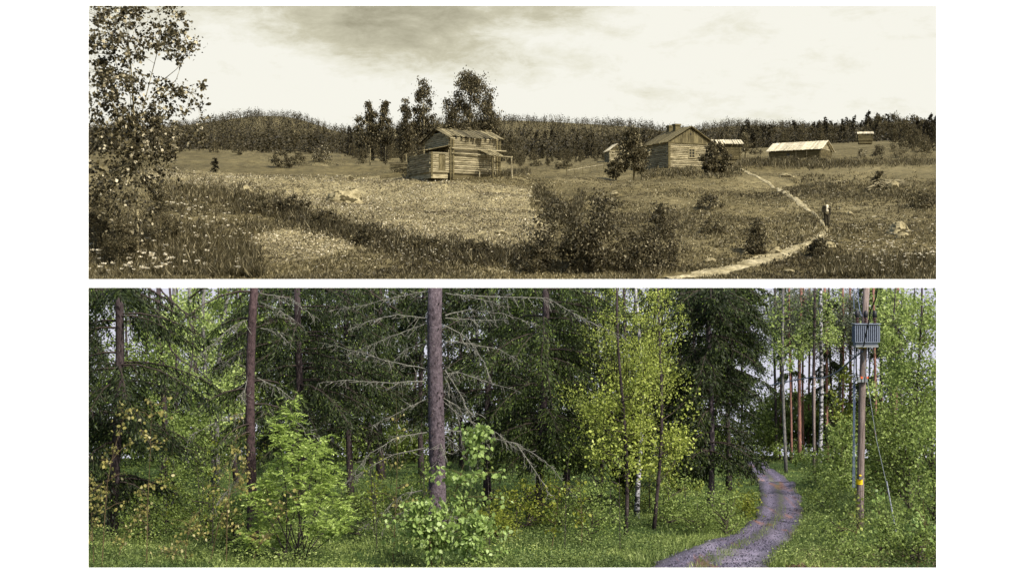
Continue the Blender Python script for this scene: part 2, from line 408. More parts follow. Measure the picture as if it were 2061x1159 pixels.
# ------------------------------------------------------------------ vegetation on the slope
def scatter_screen(n,u0,u1,d0,d1,r):
    u=r.uniform(u0,u1,n); D=1/r.uniform(1/d1,1/d0,n)
    x=(u-CX)/F*D; z=zu(x,D); return np.stack([x,D,z],1),u,CY-z/D*F
def pathdist(u,y):
    d=np.full(len(u),1e9)
    for a,b in zip(PATH[:-1],PATH[1:]):
        ax,ay,aw=a; bx,by,bw=b; L=(bx-ax)**2+(by-ay)**2
        t=np.clip(((u-ax)*(bx-ax)+(y-ay)*(by-ay))/L,0,1)
        q=np.hypot(u-ax-t*(bx-ax),(y-ay-t*(by-ay))*1.8)-(aw+(bw-aw)*t)*.42
        d=np.minimum(d,q)
    return d
def tufts(P,r,h,w,k=4,lean=.45):
    n=len(P); P=np.repeat(P,k,0)+np.concatenate([r.normal(0,.12,(n*k,2)),np.full((n*k,1),-.03)],1)
    H=np.repeat(np.broadcast_to(h,(n,)),k)*r.uniform(.5,1.2,n*k)
    d=np.concatenate([r.normal(0,lean,(n*k,2)),np.ones((n*k,1))],1)
    return leaves(P,d,H,np.repeat(np.broadcast_to(w,(n,)),k)*r.uniform(.7,1.4,n*k),r)
r=np.random.default_rng(11)
P,u,y=scatter_screen(105000,120,1940,81,300,r)
reg=region(u,y,P[:,1]); dens=.5*vnoise(P[:,0]*.35,P[:,1]*.35)+.5*vnoise(P[:,0]*.12,P[:,1]*.12)
keep=((reg==0)|((reg==2)&(r.random(len(u))<.7))|((reg==3)&(r.random(len(u))<.08)))&(pathdist(u,y)>r.normal(-3,3.5,len(u)))&(r.random(len(u))<.35+dens)
P=P[keep]; u=u[keep]; y=y[keep]; dn=dens[keep]
near=np.clip(1.5-(P[:,1]-84)/60,.35,1.5)
hh=(.08+.32*dn**2)*near*np.where(reg[keep]==2,.45,1)
Vg,Fg=tufts(P,r,hh,.045+.00035*P[:,1],4)
tag(link_mesh('meadow_grass',Vg,Fg,M['sgrass']),'tufted meadow grass over the sepia hillside','grass',kind='stuff')
# crop plants in the pale field
P,u,y=scatter_screen(125000,220,1140,81,160,r)
reg=region(u+r.normal(0,6,len(u)),y+r.normal(0,2.5,len(u)),P[:,1]); P=P[(reg==1)&(r.random(len(u))<.35+1.1*vnoise(P[:,0]*.5,P[:,1]*.5))]
n=len(P); d=np.concatenate([r.normal(0,1,(n,2)),r.uniform(.1,1,(n,1))],1)
P[:,2]+=r.uniform(.0,.16,n)
Vg,Fg=leaves(P,d,r.uniform(.07,.2,n),r.uniform(.05,.13,n),r)
tag(link_mesh('crop_leaves',Vg,Fg,M['sfield']),'low pale crop leaves covering the light field','crops',kind='stuff')
def bank(name,label,line,n,spread,h,mat,r):
    k=r.uniform(0,len(line)-1.001,n); i=k.astype(int); f=k-i; L_=np.array(line,float)
    uu=L_[i,0]*(1-f)+L_[i+1,0]*f+r.normal(0,6,n); yy=L_[i,1]*(1-f)+L_[i+1,1]*f+r.normal(0,spread,n)
    P=np.array([onU(a,min(558,b)) for a,b in zip(uu,yy)])
    V,Fq=tufts(P,r,h*r.uniform(.5,1.3,n),.06,6,.5); return tag(link_mesh(name,V,Fq,M[mat]),label,'weeds',kind='stuff')
bank('bank_weeds','dark tall weeds along the lower bank of the pale field',[(470,405),(560,420),(640,448),(730,475),(830,500),(950,518),(1060,515)],2600,13,.62,'sleaf_dark',r)
bank('bank_weeds','rough grass on the bank at the upper left of the field',[(330,385),(400,392),(480,400),(560,425)],900,12,.55,'sleaf',r)
bank('bank_weeds','dark grass in the hollow right of the pale field',[(1080,385),(1110,410),(1150,440),(1170,400)],900,12,.4,'sleaf_dark',r)
bank('bank_weeds','tall weeds before the long pale roofed barn',[(1490,330),(1560,330),(1640,333),(1720,330),(1880,328)],1500,4,.8,'sleaf',r)
bank('bank_weeds','rough grass on the brow under the gabled house',[(1290,352),(1360,350),(1440,348),(1490,345)],700,6,.5,'sleaf',r)
bank('bank_weeds','weeds round the foot of the log barn',[(800,342),(870,354),(940,353),(1020,352),(1060,345)],900,3,.5,'sleaf',r)
bank('bank_weeds','dark weeds below the tilled field, right',[(1600,372),(1700,380),(1800,390),(1880,400)],900,16,.4,'sleaf',r)
bank('bank_weeds','dark weeds at the lower right edge of the meadow',[(1650,540),(1760,545),(1880,540)],1500,12,.6,'sleaf',r)
bank('bank_weeds','dense ragged weeds under the aspen at the lower left',[(185,470),(250,490),(330,500),(420,520),(520,545)],3600,28,.75,'sleaf',r)
# flowers
def flowers(cl,r):
    out=[]
    for (u0,y0,su,sy,n,s0) in cl:
        for _ in range(n):
            uu=r.normal(u0,su); yy=min(558,r.normal(y0,sy)); 
            if uu<170 or uu>1890 or yy<350: continue
            x,D,z=onU(uu,yy); out.append((x,D,z,s0*r.uniform(.5,1.3)))
    o=np.array(out); 
    if len(o)==0: return
    k=7; n=len(o)
    P=np.repeat(o[:,:3],k,0); P[:,2]+=np.repeat(r.uniform(.25,.7,n),k)
    a=np.tile(np.arange(k)*2*PI/k,n); d=np.stack([np.cos(a),np.sin(a),np.full(n*k,.15)],1)
    d+=np.repeat(r.normal(0,.35,(n,3)),k,0)
    S=np.repeat(o[:,3],k)
    return leaves(P,d,S,S*.8,r)
Vg,Fg=flowers([(260,520,60,35,70,.20),(380,450,40,30,60,.13),(470,480,60,35,50,.10),(560,420,60,14,40,.08),(330,540,100,15,40,.18),(860,520,60,16,90,.06),(800,480,40,12,30,.06),
   (1720,500,80,35,150,.07),(1800,520,60,25,130,.09),(1500,480,80,30,70,.05),(1600,420,60,30,70,.05),(1750,400,70,30,60,.05),(1400,380,60,20,40,.05),(1250,370,60,15,30,.05),(700,530,100,20,60,.07)],r)
tag(link_mesh('wild_flowers',Vg,Fg,M['sflower']),'white flower heads scattered through the meadow grass','flowers',kind='stuff')

# generic plants ---------------------------------------------------------
def crownpts(r,K,prof,H,lean=(0,0)):
    """K cluster centres; prof: list of (t, radius) with t in 0..1 of height H"""
    ts=r.uniform(prof[0][0],prof[-1][0],K*4); R=np.interp(ts,[p[0] for p in prof],[p[1] for p in prof])
    k=r.random(K*4)<(R/max(p[1] for p in prof))*.9+.1
    ts=ts[k][:K]; R=R[k][:K]; a=r.uniform(0,2*PI,len(ts)); q=np.sqrt(r.uniform(.12,1,len(ts)))
    return np.stack([np.cos(a)*R*q+lean[0]*ts*H,np.sin(a)*R*q+lean[1]*ts*H,ts*H],1)
def decid(r,H,prof,K,nl,ls,tr,lean=(0,0),droop=.2,sig=.12,stems=1,curve=.03,aspect=.75):
    """returns trunk MB and (V,F) of leaves, local coordinates"""
    mb=MB(); cps=crownpts(r,K,prof,H,lean)
    stemlist=[]
    for s in range(stems):
        off=np.array([0,0.0]) if stems==1 else r.normal(0,.25,2)
        ln=np.array(lean)+(0 if stems==1 else r.normal(0,.10,2))
        pts=[]; m=7; ph=r.uniform(0,6)
        top=H*(.96 if stems==1 else r.uniform(.7,.95))
        for i in range(m):
            t=i/(m-1); pts.append((off[0]*min(1,t*2)*.5+ln[0]*t*top+math.sin(t*5+ph)*curve*H*t, off[1]*min(1,t*2)*.5+ln[1]*t*top+math.cos(t*4+ph)*curve*H*t*.6, t*top-.05))
        rad=[tr/math.sqrt(stems)*(1-.88*i/(m-1)) for i in range(m)]
        mb.tube(pts,rad,7); stemlist.append(pts)
    for c in cps:
        pts=stemlist[r.integers(len(stemlist))]
        zc=c[2]; h=max(.1,min(zc*.8, zc-.25*math.hypot(c[0],c[1])))
        tt=min(.97,h/ (pts[-1][2]+1e-6)); k=tt*(len(pts)-1); i=int(k); a=k-i
        b=[pts[i][q]*(1-a)+pts[min(i+1,len(pts)-1)][q]*a for q in range(3)]
        mid=[(b[q]+c[q])/2+r.normal(0,.03*H*.3) for q in range(3)]
        mb.tube([b,mid,c],[tr*.28*(1-tt*.6),tr*.17*(1-tt*.5),tr*.05],4,False)
    n=nl; idx=r.integers(0,len(cps),n)
    sg=sig*H
    P=cps[idx]+r.normal(0,1,(n,3))*np.array([sg,sg,sg*.75])*r.uniform(.5,1.2,(len(cps),1))[idx]
    P[:,2]-=droop*np.abs(r.normal(0,sg*1.2,n))
    d=r.normal(0,1,(n,3)); d[:,2]-=droop*3
    L=ls*r.uniform(.6,1.3,n)
    V,Fq=leaves(P,d,L,L*aspect,r,.15)
    return mb,V,Fq
def conifer(r,H,R,nb,k,ls,wr,tr,bare=.08,droop=.35,pw=.9):
    mb=MB(); mb.tube([(0,0,-.1),(0,0,H*.5),(0,0,H)],[tr,tr*.55,.02],6)
    hz=H*(bare+(1-bare)*r.random(nb)**1.15); Lb=R*((1-hz/H)**pw)*r.uniform(.6,1.15,nb)+.1; a=r.uniform(0,2*PI,nb)
    t=r.uniform(.1,1,(nb,k)); q=Lb[:,None]*t
    x=np.cos(a)[:,None]*q; y=np.sin(a)[:,None]*q; z=hz[:,None]+.1*q-droop*q*t
    P=np.stack([x,y,z],-1).reshape(-1,3)
    d=np.stack([np.repeat(np.cos(a),k),np.repeat(np.sin(a),k),np.full(nb*k,-.35)],1)+r.normal(0,.45,(nb*k,3))
    L=ls*r.uniform(.6,1.3,nb*k)
    V,Fq=leaves(P,d,L,L*wr,r)
    return mb,V,Fq
def plant(name,label,cat,loc,mbV,bark,leafm,group=None,rz=0,tname='trunk',cname='crown'):
    t=thing(name,label,cat,loc,rz,group); mb,V,Fq=mbV
    mb.build(tname,bark,t,True); link_mesh(cname,V,Fq,leafm,t); return t
def dup(root,loc,rz,s=1.0,label=None):
    q=root.copy(); C.objects.link(q); q.location=loc; q.rotation_euler=(0,0,rz); q.scale=(s,s,s)
    if label: q['label']=label
    for ch in root.children:
        c=ch.copy(); C.objects.link(c); c.parent=q
    return q

# aspens at the left edge, near
r=np.random.default_rng(21)
px=lambda n,D:n/F*D
x,yD,z=atD(272,90)
mb=MB(); D0=90
def PX(p,q,D): return ((p-CX)/F*D,D,(CY-q)/F*D)
def pl(mb,pts,r0,r1,n=6):
    k=len(pts); mb.tube(pts,[r0+(r1-r0)*i/(k-1) for i in range(k)],n)
stems=[[(277,535),(277,440),(275,380),(277,330),(272,290),(268,200),(262,120),(255,60),(240,8)],
       [(277,330),(268,265),(262,190),(258,90),(262,10)],
       [(268,270),(285,230),(300,170),(318,100),(325,50),(315,10)],
       [(262,190),(240,150),(220,80),(205,10)],
       [(268,275),(240,230),(210,180),(190,120)],
       [(277,330),(300,300),(320,260),(330,225)],
       [(300,170),(330,160),(355,140),(390,95)],
       [(285,230),(320,200),(355,160),(365,130)],
       [(272,290),(250,280),(215,270),(185,240)],
       [(318,100),(345,60),(370,20)],[(320,200),(360,180),(400,190)]]
def jit(p,amp): return tuple(p[i]+r.normal(0,amp) for i in range(3))
twp=[]
for i,s in enumerate(stems):
    dz=0 if i==0 else r.uniform(-1,1)
    pts=[]
    for k,(a,b) in enumerate(s):
        q=k/(len(s)-1); pp=PX(a,b,90+dz*q*1.6); pts.append(pp)
    pl(mb,pts,.11 if i==0 else .04,.02 if i==0 else .01)
    k0=3 if i==0 else max(0,len(pts)-6)
    for k in range(k0,len(pts)-1):
        for f in (.2,.6): twp.append(tuple(pts[k][j]*(1-f)+pts[k+1][j]*f for j in range(3)))
cl=[]
tw=MB()
blobs=[(215,60,40,35,26),(340,60,30,30,26),(360,85,25,20,16),(230,110,40,40,30),(205,170,30,40,24),(250,180,40,40,20),(230,240,50,35,34),(290,250,45,35,26),(250,290,55,30,34),(230,330,50,30,28),(330,260,35,30,16),(385,190,16,18,7),(350,190,22,18,8),(300,330,30,30,12),(300,130,30,40,9),(245,20,50,15,26),(330,290,20,30,10),(230,380,50,30,20),(215,440,45,35,24),(300,400,30,30,10),(240,200,55,60,30)]
for (bu,by,su,sy,k) in blobs:
    for _ in range(k):
        c=PX(min(408,max(120,r.normal(bu,su))),r.normal(by,sy),90+r.normal(0,1.0))
        j=min(range(len(twp)),key=lambda q:(twp[q][0]-c[0])**2+(twp[q][1]-c[1])**2+(twp[q][2]-c[2])**2+r.uniform(0,.5))
        b=twp[j]; mid=tuple((b[q]+c[q])/2+(0.08 if q==2 else 0)+r.normal(0,.05) for q in range(3))
        mb.tube([b,mid,c],[.014,.010,.006],4,False); cl.append(c)
cl=np.array(cl); n=11000; idx=r.integers(0,len(cl),n)
P=cl[idx]+r.normal(0,.21,(n,3))*r.uniform(.5,1.5,(len(cl),1))[idx]; d=r.normal(0,1,(n,3)); d[:,2]-=.4; L=r.uniform(.12,.30,n)
Vl,Fl=leaves(P,d,L,L*.95,r,.1)
t=thing('aspen_tree','tall slim aspen with a pale trunk at the left edge of the meadow','tree',(x,yD,z))
mb.build('trunk',M['sbirch'],t,True,off=(x,yD,z)); link_mesh('crown',Vl,Fl,M['sleaf_light'],t,off=(x,yD,z))
# willow scrub under it
for (u,D,H,w,nl,lab,mt) in [(200,91,4.6,1.2,5200,'dense dark willow bush at the left edge behind the aspen trunk','sleaf_dark'),
        (238,88,3.0,1.2,4600,'low ragged bush at the foot of the aspen, on its left','sleaf'),
        (318,93,4.2,.8,2200,'thin upright sapling just right of the aspen trunk','sleaf'),
        (345,95,1.6,.9,1500,'low bush right of the sapling beside the aspen','sleaf')]:
    plant('willow_bush',lab,'bush',atD(u,D),decid(r,H,[(.12,w*.6),(.45,w),(1,w*.35)],40,nl,.17,.05,stems=4,sig=.07,aspect=.35),M['sbark'],M[mt])
# foreground dark bushes, centre
for (u,D,H,w,nl,lab) in [(1120,87,4.4,1.9,5200,'large dark leafy bush in front of the pale field, centre foreground'),
        (1215,86,5.2,1.6,5600,'tallest dark bush of the centre foreground, with pale leaf edges'),
        (1170,85.5,3.2,1.5,3000,'low dark bush at the bottom of the centre foreground clump'),
        (1335,87,4.3,.9,2600,'narrow upright bush right of the centre foreground clump'),
        (1290,86,2.6,1.3,2600,'low spreading bush between the two tall foreground bushes'),
        (1075,86,2.2,1.0,1500,'low bush at the left end of the centre foreground clump')]:
    plant('bush',lab,'bush',atD(u,D),decid(r,H,[(.05,w*.9),(.4,w*1.1),(.75,w*.7),(1,w*.2)],60,int(nl*.8),.22,.04,stems=6,sig=.075,aspect=.42,droop=.3),M['sbark'],M['sbush'],'bushes in the foreground of the meadow')
for (u,yb,H,w,nl,lab,mt) in [(1522,512,2.3,.6,1300,'small dark bush beside the boulder where the path bends','sleaf_dark'),
        (1648,520,1.3,.7,700,'low bush below the walking man, right of the path','sleaf_dark'),
        (1435,470,1.2,.9,700,'soft low bush in the meadow left of the path','sleaf'),
        (1430,420,1.1,1.1,900,'pale feathery bush on the grassy slope below the house','sleaf_light'),
        (590,430,1.4,1.6,1600,'dark scrub on the bank at the left end of the pale field','sleaf_dark'),
        (520,425,1.1,1.5,1200,'grassy scrub on the bank left of the pale field','sleaf'),
        (660,455,1.2,1.3,1300,'low scrub on the lower edge of the pale field','sleaf_dark'),
        (745,490,1.3,1.3,1500,'dark tussock bush between field and lower meadow','sleaf_dark'),
        (850,505,1.0,1.6,1400,'low weeds on the bank under the pale field','sleaf'),
        (960,512,1.0,1.6,1400,'dark weeds on the bank near the foreground bushes','sleaf_dark'),
        (565,338,2.0,1.3,1600,'rounded dark bush at the edge of the pasture','sleaf_dark'),
        (600,333,1.6,1.1,900,'smaller bush beside the rounded pasture bush','sleaf'),
        (650,326,2.2,1.5,1600,'broad grey bush at the wood edge above the pasture','sleaf_light'),
        (430,307,1.9,.8,900,'solitary round bush standing on the upper pasture','sleaf'),
        (480,312,1.5,.9,700,'bush at the far wall of the upper pasture','sleaf_dark'),
        (1040,330,2.4,1.2,1200,'bush on the slope right of the log barn','sleaf'),
        (1075,335,1.8,1.2,900,'low bush on the slope beyond the barn post','sleaf'),
        (1130,340,1.4,1.3,800,'scrub in the hollow between barn and small shed','sleaf'),
        (1590,330,1.0,1.6,1100,'weeds in front of the long pale roofed barn, left','sleaf'),
        (1640,328,.9,1.6,1000,'weeds in front of the long pale roofed barn, middle','sleaf'),
        (1530,332,.9,1.5,900,'weeds between the outbuilding and the long barn','sleaf'),
        (1520,312,1.4,1.3,700,'round bushes at the far end of the pasture','sleaf_dark'),
        (1770,322,2.6,1.4,1500,'dark bush in the scrub right of the long barn','sleaf_dark'),
        (1810,318,3.6,1.8,1800,'tall bush in the scrub at the right edge of the wood','sleaf'),
        (1855,320,3.8,1.9,1800,'rightmost tall bush before the wood','sleaf'),
        (1735,318,1.6,1.0,700,'small pale bush beside the dark scrub','sleaf_light'),
        (1860,420,1.4,1.2,900,'bush at the right margin of the meadow','sleaf')]:
    plant('bush',lab,'bush',onU(u,yb),decid(r,H,[(.08,w*.85),(.45,w),(1,w*.3)],30,nl,.2,.03,stems=4,sig=.09,aspect=.5),M['sbark'],M[mt],'bushes about the farm')
t=plant('spruce_tree','tiny dark spruce on the edge of the pasture','tree',onU(432,347),conifer(r,1.6,.5,60,14,.22,.35,.04),M['sbark'],M['sneedle'])

# birches behind the log barn
for (u,top,D,hw,lo,nl,lab,tr) in [(745,195,172,17,.30,2600,'leftmost slender birch behind the barn',.09),
     (776,198,172,13,.32,2100,'second slender birch from the left, touching the leftmost one',.08),
     (818,198,168,13,.28,2000,'short narrow birch just left of the tallest pointed birch',.08),
     (853,156,168,22,.25,3800,'tallest pointed birch, left of the barn roof',.12),
     (945,147,176,48,.26,9000,'large broad birch rising behind the barn roof',.2),
     (985,190,176,24,.30,2600,'birch leaning out on the right side of the large broad birch',.12),
     (722,222,176,8,.4,700,'wispy young birch left of the row of slender birches',.05)]:
    b=atD(u,D); H=(CY-top)/F*D-b[2]; w=hw/F*D
    plant('birch_tree',lab,'tree',b,decid(r,H,[(lo,w*.55),(lo+.25,w),(.72,w*.75),(.9,w*.4),(1,w*.08)] if hw<40 else [(lo,w*.8),(lo+.2,w*1.15),(.75,w*1.0),(.92,w*.65),(1,w*.3)],70 if nl>5000 else 40,int(nl*1.4),.25,tr,sig=.03 if hw<30 else .042,droop=.7,aspect=.6,curve=.012),M['sbirch'],M['sleaf_dark'],'birches behind the barn')
# trees by the house
for (u,yb,top,hw,nl,lab,mt,D) in [(1275,368,254,27,5200,'big leafy tree left of the gabled house','sleaf',146),
     (1440,378,286,34,3800,'gnarled small tree in front of the gabled house','sleaf_dark',140),
     (1240,372,318,22,1500,'bushy sapling between small shed and big leafy tree','sleaf',146),
     (1500,300,262,14,900,'young tree behind the outbuilding','sleaf',250)]:
    b=atD(u,D); H=(CY-top)/F*D-b[2]; w=hw/F*D
    plant('leafy_tree',lab,'tree',b,decid(r,H,[(.2,w*.6),(.5,w),(.8,w*.7),(1,w*.25)],60,nl,.22,.13,sig=.05,aspect=.7,curve=.03,stems=2),M['sbark'],M[mt])

# mid-distance wood: individual trees
var=[]
for i in range(3):
    rr_=np.random.default_rng(100+i)
    var.append(plant('spruce_tree','dark pointed spruce in the wood beyond the farm','tree',(0,0,0),conifer(rr_,9+i,1.7+.25*i,90,9,.8,.4,.12),M['sbark'],M['sneedle'],'spruces in the wood beyond the farm'))
for i in range(3):
    rr_=np.random.default_rng(110+i)
    var.append(plant('birch_tree','lighter leafy tree in the wood beyond the farm','tree',(0,0,0),decid(rr_,8+i,[(.15,1.2),(.45,1.7+.2*i),(.8,1.1),(1,.2)],34,1300,.42,.10,sig=.06,droop=.5,aspect=.7,curve=.01),M['sbark'],M['swood_leaf'],'leafy trees in the wood beyond the farm'))
first=[True]*6
def put_var(k,loc,rz,s):
    if first[k]:
        first[k]=False; o=var[k]; o.location=loc; o.rotation_euler=(0,0,rz); o.scale=(s,s,s); return o
    return dup(var[k],loc,rz,s)
r=np.random.default_rng(31)
cnt=0
spots=[]
for _ in range(110): spots.append((r.uniform(1490,1900),r.uniform(330,640),r.uniform(34,50),.5))
for _ in range(26): spots.append((r.uniform(340,720),r.uniform(330,480),r.uniform(20,30),.5))
for _ in range(44): spots.append((r.uniform(700,1040),r.uniform(200,330),r.uniform(36,60),.35))
for _ in range(70): spots.append((r.uniform(1000,1330),r.uniform(290,560),r.uniform(28,44),.5))
for _ in range(24): spots.append((r.uniform(180,420),r.uniform(330,460),r.uniform(26,40),.5))
for _ in range(16): spots.append((r.uniform(1330,1520),r.uniform(330,560),r.uniform(24,36),.6))
for _ in range(40): spots.append((r.uniform(1745,1900),r.uniform(250,430),r.uniform(40,66),.25))
for _ in range(46): spots.append((r.uniform(1025,1225),r.uniform(190,300),r.uniform(16,34),.25))
for _ in range(22): spots.append((r.uniform(700,900),r.uniform(185,240),r.uniform(22,44),.25))
for (u,D,tp,pc) in spots:
    if 1500<u<1700 and D<420: D+=160
    if 1705<u<1800 and D<480: D=r.uniform(480,640)
    s=tp*D/F/10
    k=int(r.integers(0,3)) if r.random()<pc else 3+int(r.integers(0,3))
    b=atD(u,D); put_var(k,(b[0],b[1],b[2]-.2),r.uniform(0,6),s)
# hill forest, one mass
n=15000
u=r.uniform(150,1910,n); D=np.where(r.random(n)<.5,r.uniform(850,1520,n),1/r.uniform(1/900,1/np.where(u<1340,285,430),n))
kp=~((u>700)&(u<1040)&(D<330)); u=u[kp]; D=D[kp]; n=len(u)
x=(u-CX)/F*D; z=zu(x,D); H=np.interp(D,[280,420,900,1200,1500],[32,28,19,14,13])*r.uniform(.6,1.4,n)*D/F; con=r.random(n)<.6
clr=(vnoise(u*.02,D*.01)); H*=.75+.5*clr
k=18
t=np.tile(np.linspace(.12,1,k),n)+r.normal(0,.02,n*k)
Hk=np.repeat(H,k); ck=np.repeat(con,k)
R=np.where(ck,.17*Hk*(1-t)**.9+.05*Hk*.3,.22*Hk*np.sqrt(np.clip(1-((t-.55)/.5)**2,0,1)))
a=r.uniform(0,2*PI,n*k); q=r.uniform(.2,1,n*k)
P=np.stack([np.repeat(x,k)+np.cos(a)*R*q,np.repeat(D,k)+np.sin(a)*R*q,np.repeat(z,k)+t*Hk-.3],1)
d=np.stack([np.cos(a),np.sin(a),np.where(ck,-.3,r.uniform(-.5,.8,n*k))],1)+r.normal(0,.35,(n*k,3))
L=Hk*np.where(ck,.16,.13)*r.uniform(.7,1.3,n*k)*np.where(t>.9,.8,1)
d[t>.93]=np.array([0,0,1])
Vg,Fg=leaves(P,d,L,L*np.where(t>.93,.35,.6),r)
tone=np.repeat(np.clip(np.where(con,.06,.40)+r.normal(0,.15,n),0,1),k*4)
tag(link_mesh('hill_forest',Vg,Fg,M['far'],tone=tone),'mixed forest covering the far hills','forest',kind='stuff')

# rocks
def rock(name,label,loc,sx,sy,sz,seed,group='boulders in the meadow'):
    rr=np.random.default_rng(seed); nu,nv=14,9; V=[]
    for i in range(nv):
        th=PI*.5*i/(nv-1)*1.25
        for j in range(nu):
            ph=2*PI*j/nu; V.append((math.sin(th)*math.cos(ph),math.sin(th)*math.sin(ph),math.cos(th)))
    V=np.array(V); dirs=unit(rr.normal(size=(11,3))); offs=rr.uniform(.55,.95,11)
    for d,o in zip(dirs,offs):
        dd=V@d; m=dd>o; V[m]-=np.outer(dd[m]-o,d)
    V+=rr.normal(0,.03,V.shape); V[:,2]+=V[:,0]*rr.uniform(-.35,.35)*V[:,2]; V*=np.array([sx*1.1,sy,sz*.8]); V[:nu]=V[:nu].mean(0)
    Fc=[]
    for i in range(nv-1):
        for j in range(nu):
            a=i*nu+j; b=i*nu+(j+1)%nu; Fc.append((a,a+nu,b+nu,b))
    o=link_mesh(name,V,Fc,M['rock']); o.location=(loc[0],loc[1],loc[2]-.05*sz); o.rotation_euler=(0,0,rr.uniform(-.3,.3)); tag(o,label,'boulder',group); return o
for i,(u,yb,w,h,lab) in enumerate([(692,406,74,46,'large cracked boulder standing in the pale field'),
     (700,361,36,10,'flat stone heap on the far edge of the pale field'),(492,386,34,18,'pale boulder at the upper left of the field'),
     (512,378,22,8,'low stone beside the pale boulder in the upper left field'),(1081,408,16,9,'small white boulder in the hollow right of the field'),
     (1048,386,10,6,'small pale stone on the right edge of the field'),(870,428,38,8,'flat slab lying in the middle of the pale field'),
     (1080,458,44,18,'pale broken boulder next to the centre foreground bushes'),(1008,470,24,10,'low stone left of the pale broken boulder'),
     (1237,394,20,12,'rounded boulder on the slope above the foreground bushes'),(1805,470,60,30,'largest boulder at the right, below the brush pile'),
     (1818,478,30,14,'smaller rock leaning on the largest right boulder'),(1562,510,36,20,'pale boulder beside the lower path'),
     (1668,500,30,18,'pale rock on the right edge of the path below the man'),(1430,527,24,14,'rounded stone left of the lower path'),
     (1500,512,16,10,'small rock in the grass left of the path boulder'),(1583,356,30,9,'flat pale rock beside the upper path'),
     (1682,369,26,6,'low pale slab under the edge of the tilled field'),(1710,433,16,10,'small rock right of the walking man'),
     (1316,352,16,7,'white stone on the slope under the gabled house'),(1340,560,0,0,None),(722,327,14,5,'white stone at the wood edge left of the barn'),
     (1062,353,9,6,'white stone beside the barn post'),(1885,405,12,14,'pale stone at the right margin'),(1480,348,10,5,'white stone where the upper path starts'),
     (640,438,0,0,None),(1588,548,26,10,'low stone in the grass under the lower path')]):
    if not lab: continue
    b=onU(u,yb); s=b[1]/F
    rock('boulder',lab,b,w*s/2,w*s/2*.8,h*s,200+i)

# ------------------------------------------------------------------ buildings
def logwall(mb,p0,p1,h,r=.115,z0=0,step=.2,gap=None):
    p0=Vector(p0); p1=Vector(p1); n=int(round(h/step)); d=(p1-p0).normalized()
    for i in range(n):
        z=z0+(i+.5)*h/n; e=random.uniform(.10,.2)
        segs=[(p0-d*e,p1+d*e)]
        if gap and gap[2]<z<gap[3]:
            segs=[(p0-d*e,p0+d*gap[0]),(p0+d*gap[1],p1+d*e)]
        for a,b in segs:
            mb.tube([(a.x,a.y,z),((a.x+b.x)/2,(a.y+b.y)/2,z+random.uniform(-.01,.01)),(b.x,b.y,z)],[r,r*random.uniform(.92,1),r*.95],8)
def gablefill(mb,c0,c1,hw,hr,kind,rad=.115):
    c0=Vector(c0); c1=Vector(c1); L=(c1-c0).length; d=(c1-c0).normalized()
    if kind=='log':
        n=int((hr-hw)/.2)
        for i in range(n):
            z=hw+(i+.5)*.2; s=(z-hw)/(hr-hw)*L/2
            a=c0+d*s; b=c1-d*s; mb.tube([(a.x,a.y,z),(b.x,b.y,z)],rad,8)
    else:
        n=int(L/.17); nrm=Vector((d.y,-d.x,0))*.05
        for i in range(n):
            s=(i+.5)*L/n; top=hw+(hr-hw)*(1-abs(s-L/2)/(L/2))
            a=c0+d*s+nrm*random.uniform(.7,1.3)
            mb.plank((a.x,a.y,hw-.12),(a.x,a.y,top),d*(L/n*.93),nrm*.6)
def roofslope(mb,e0,e1,q0,q1,w,t=.05,jit=.12,seed=0):
    """planks running from ridge line e0-e1 to eave line q0-q1"""
    e0,e1,q0,q1=map(Vector,(e0,e1,q0,q1)); L=(e1-e0).length; n=int(L/w); rr=random.Random(seed)
    nrm=(q0-e0).cross(e1-e0).normalized(); 
    if nrm.z<0: nrm=-nrm
    for i in range(n):
        f=(i+.5)/n; a=e0.lerp(e1,f); b=q0.lerp(q1,f); dd=(b-a)
        a2=a-dd*rr.uniform(0,jit*.4); b2=b+dd*rr.uniform(-jit*.6,jit*.5)
        sk=(e1-e0).normalized()*rr.uniform(-.06,.06)
        mb.plank(a2+nrm*rr.uniform(0,.05),b2+sk+nrm*rr.uniform(0,.07),(e1-e0).normalized()*w*rr.uniform(.8,1.02),nrm*t)

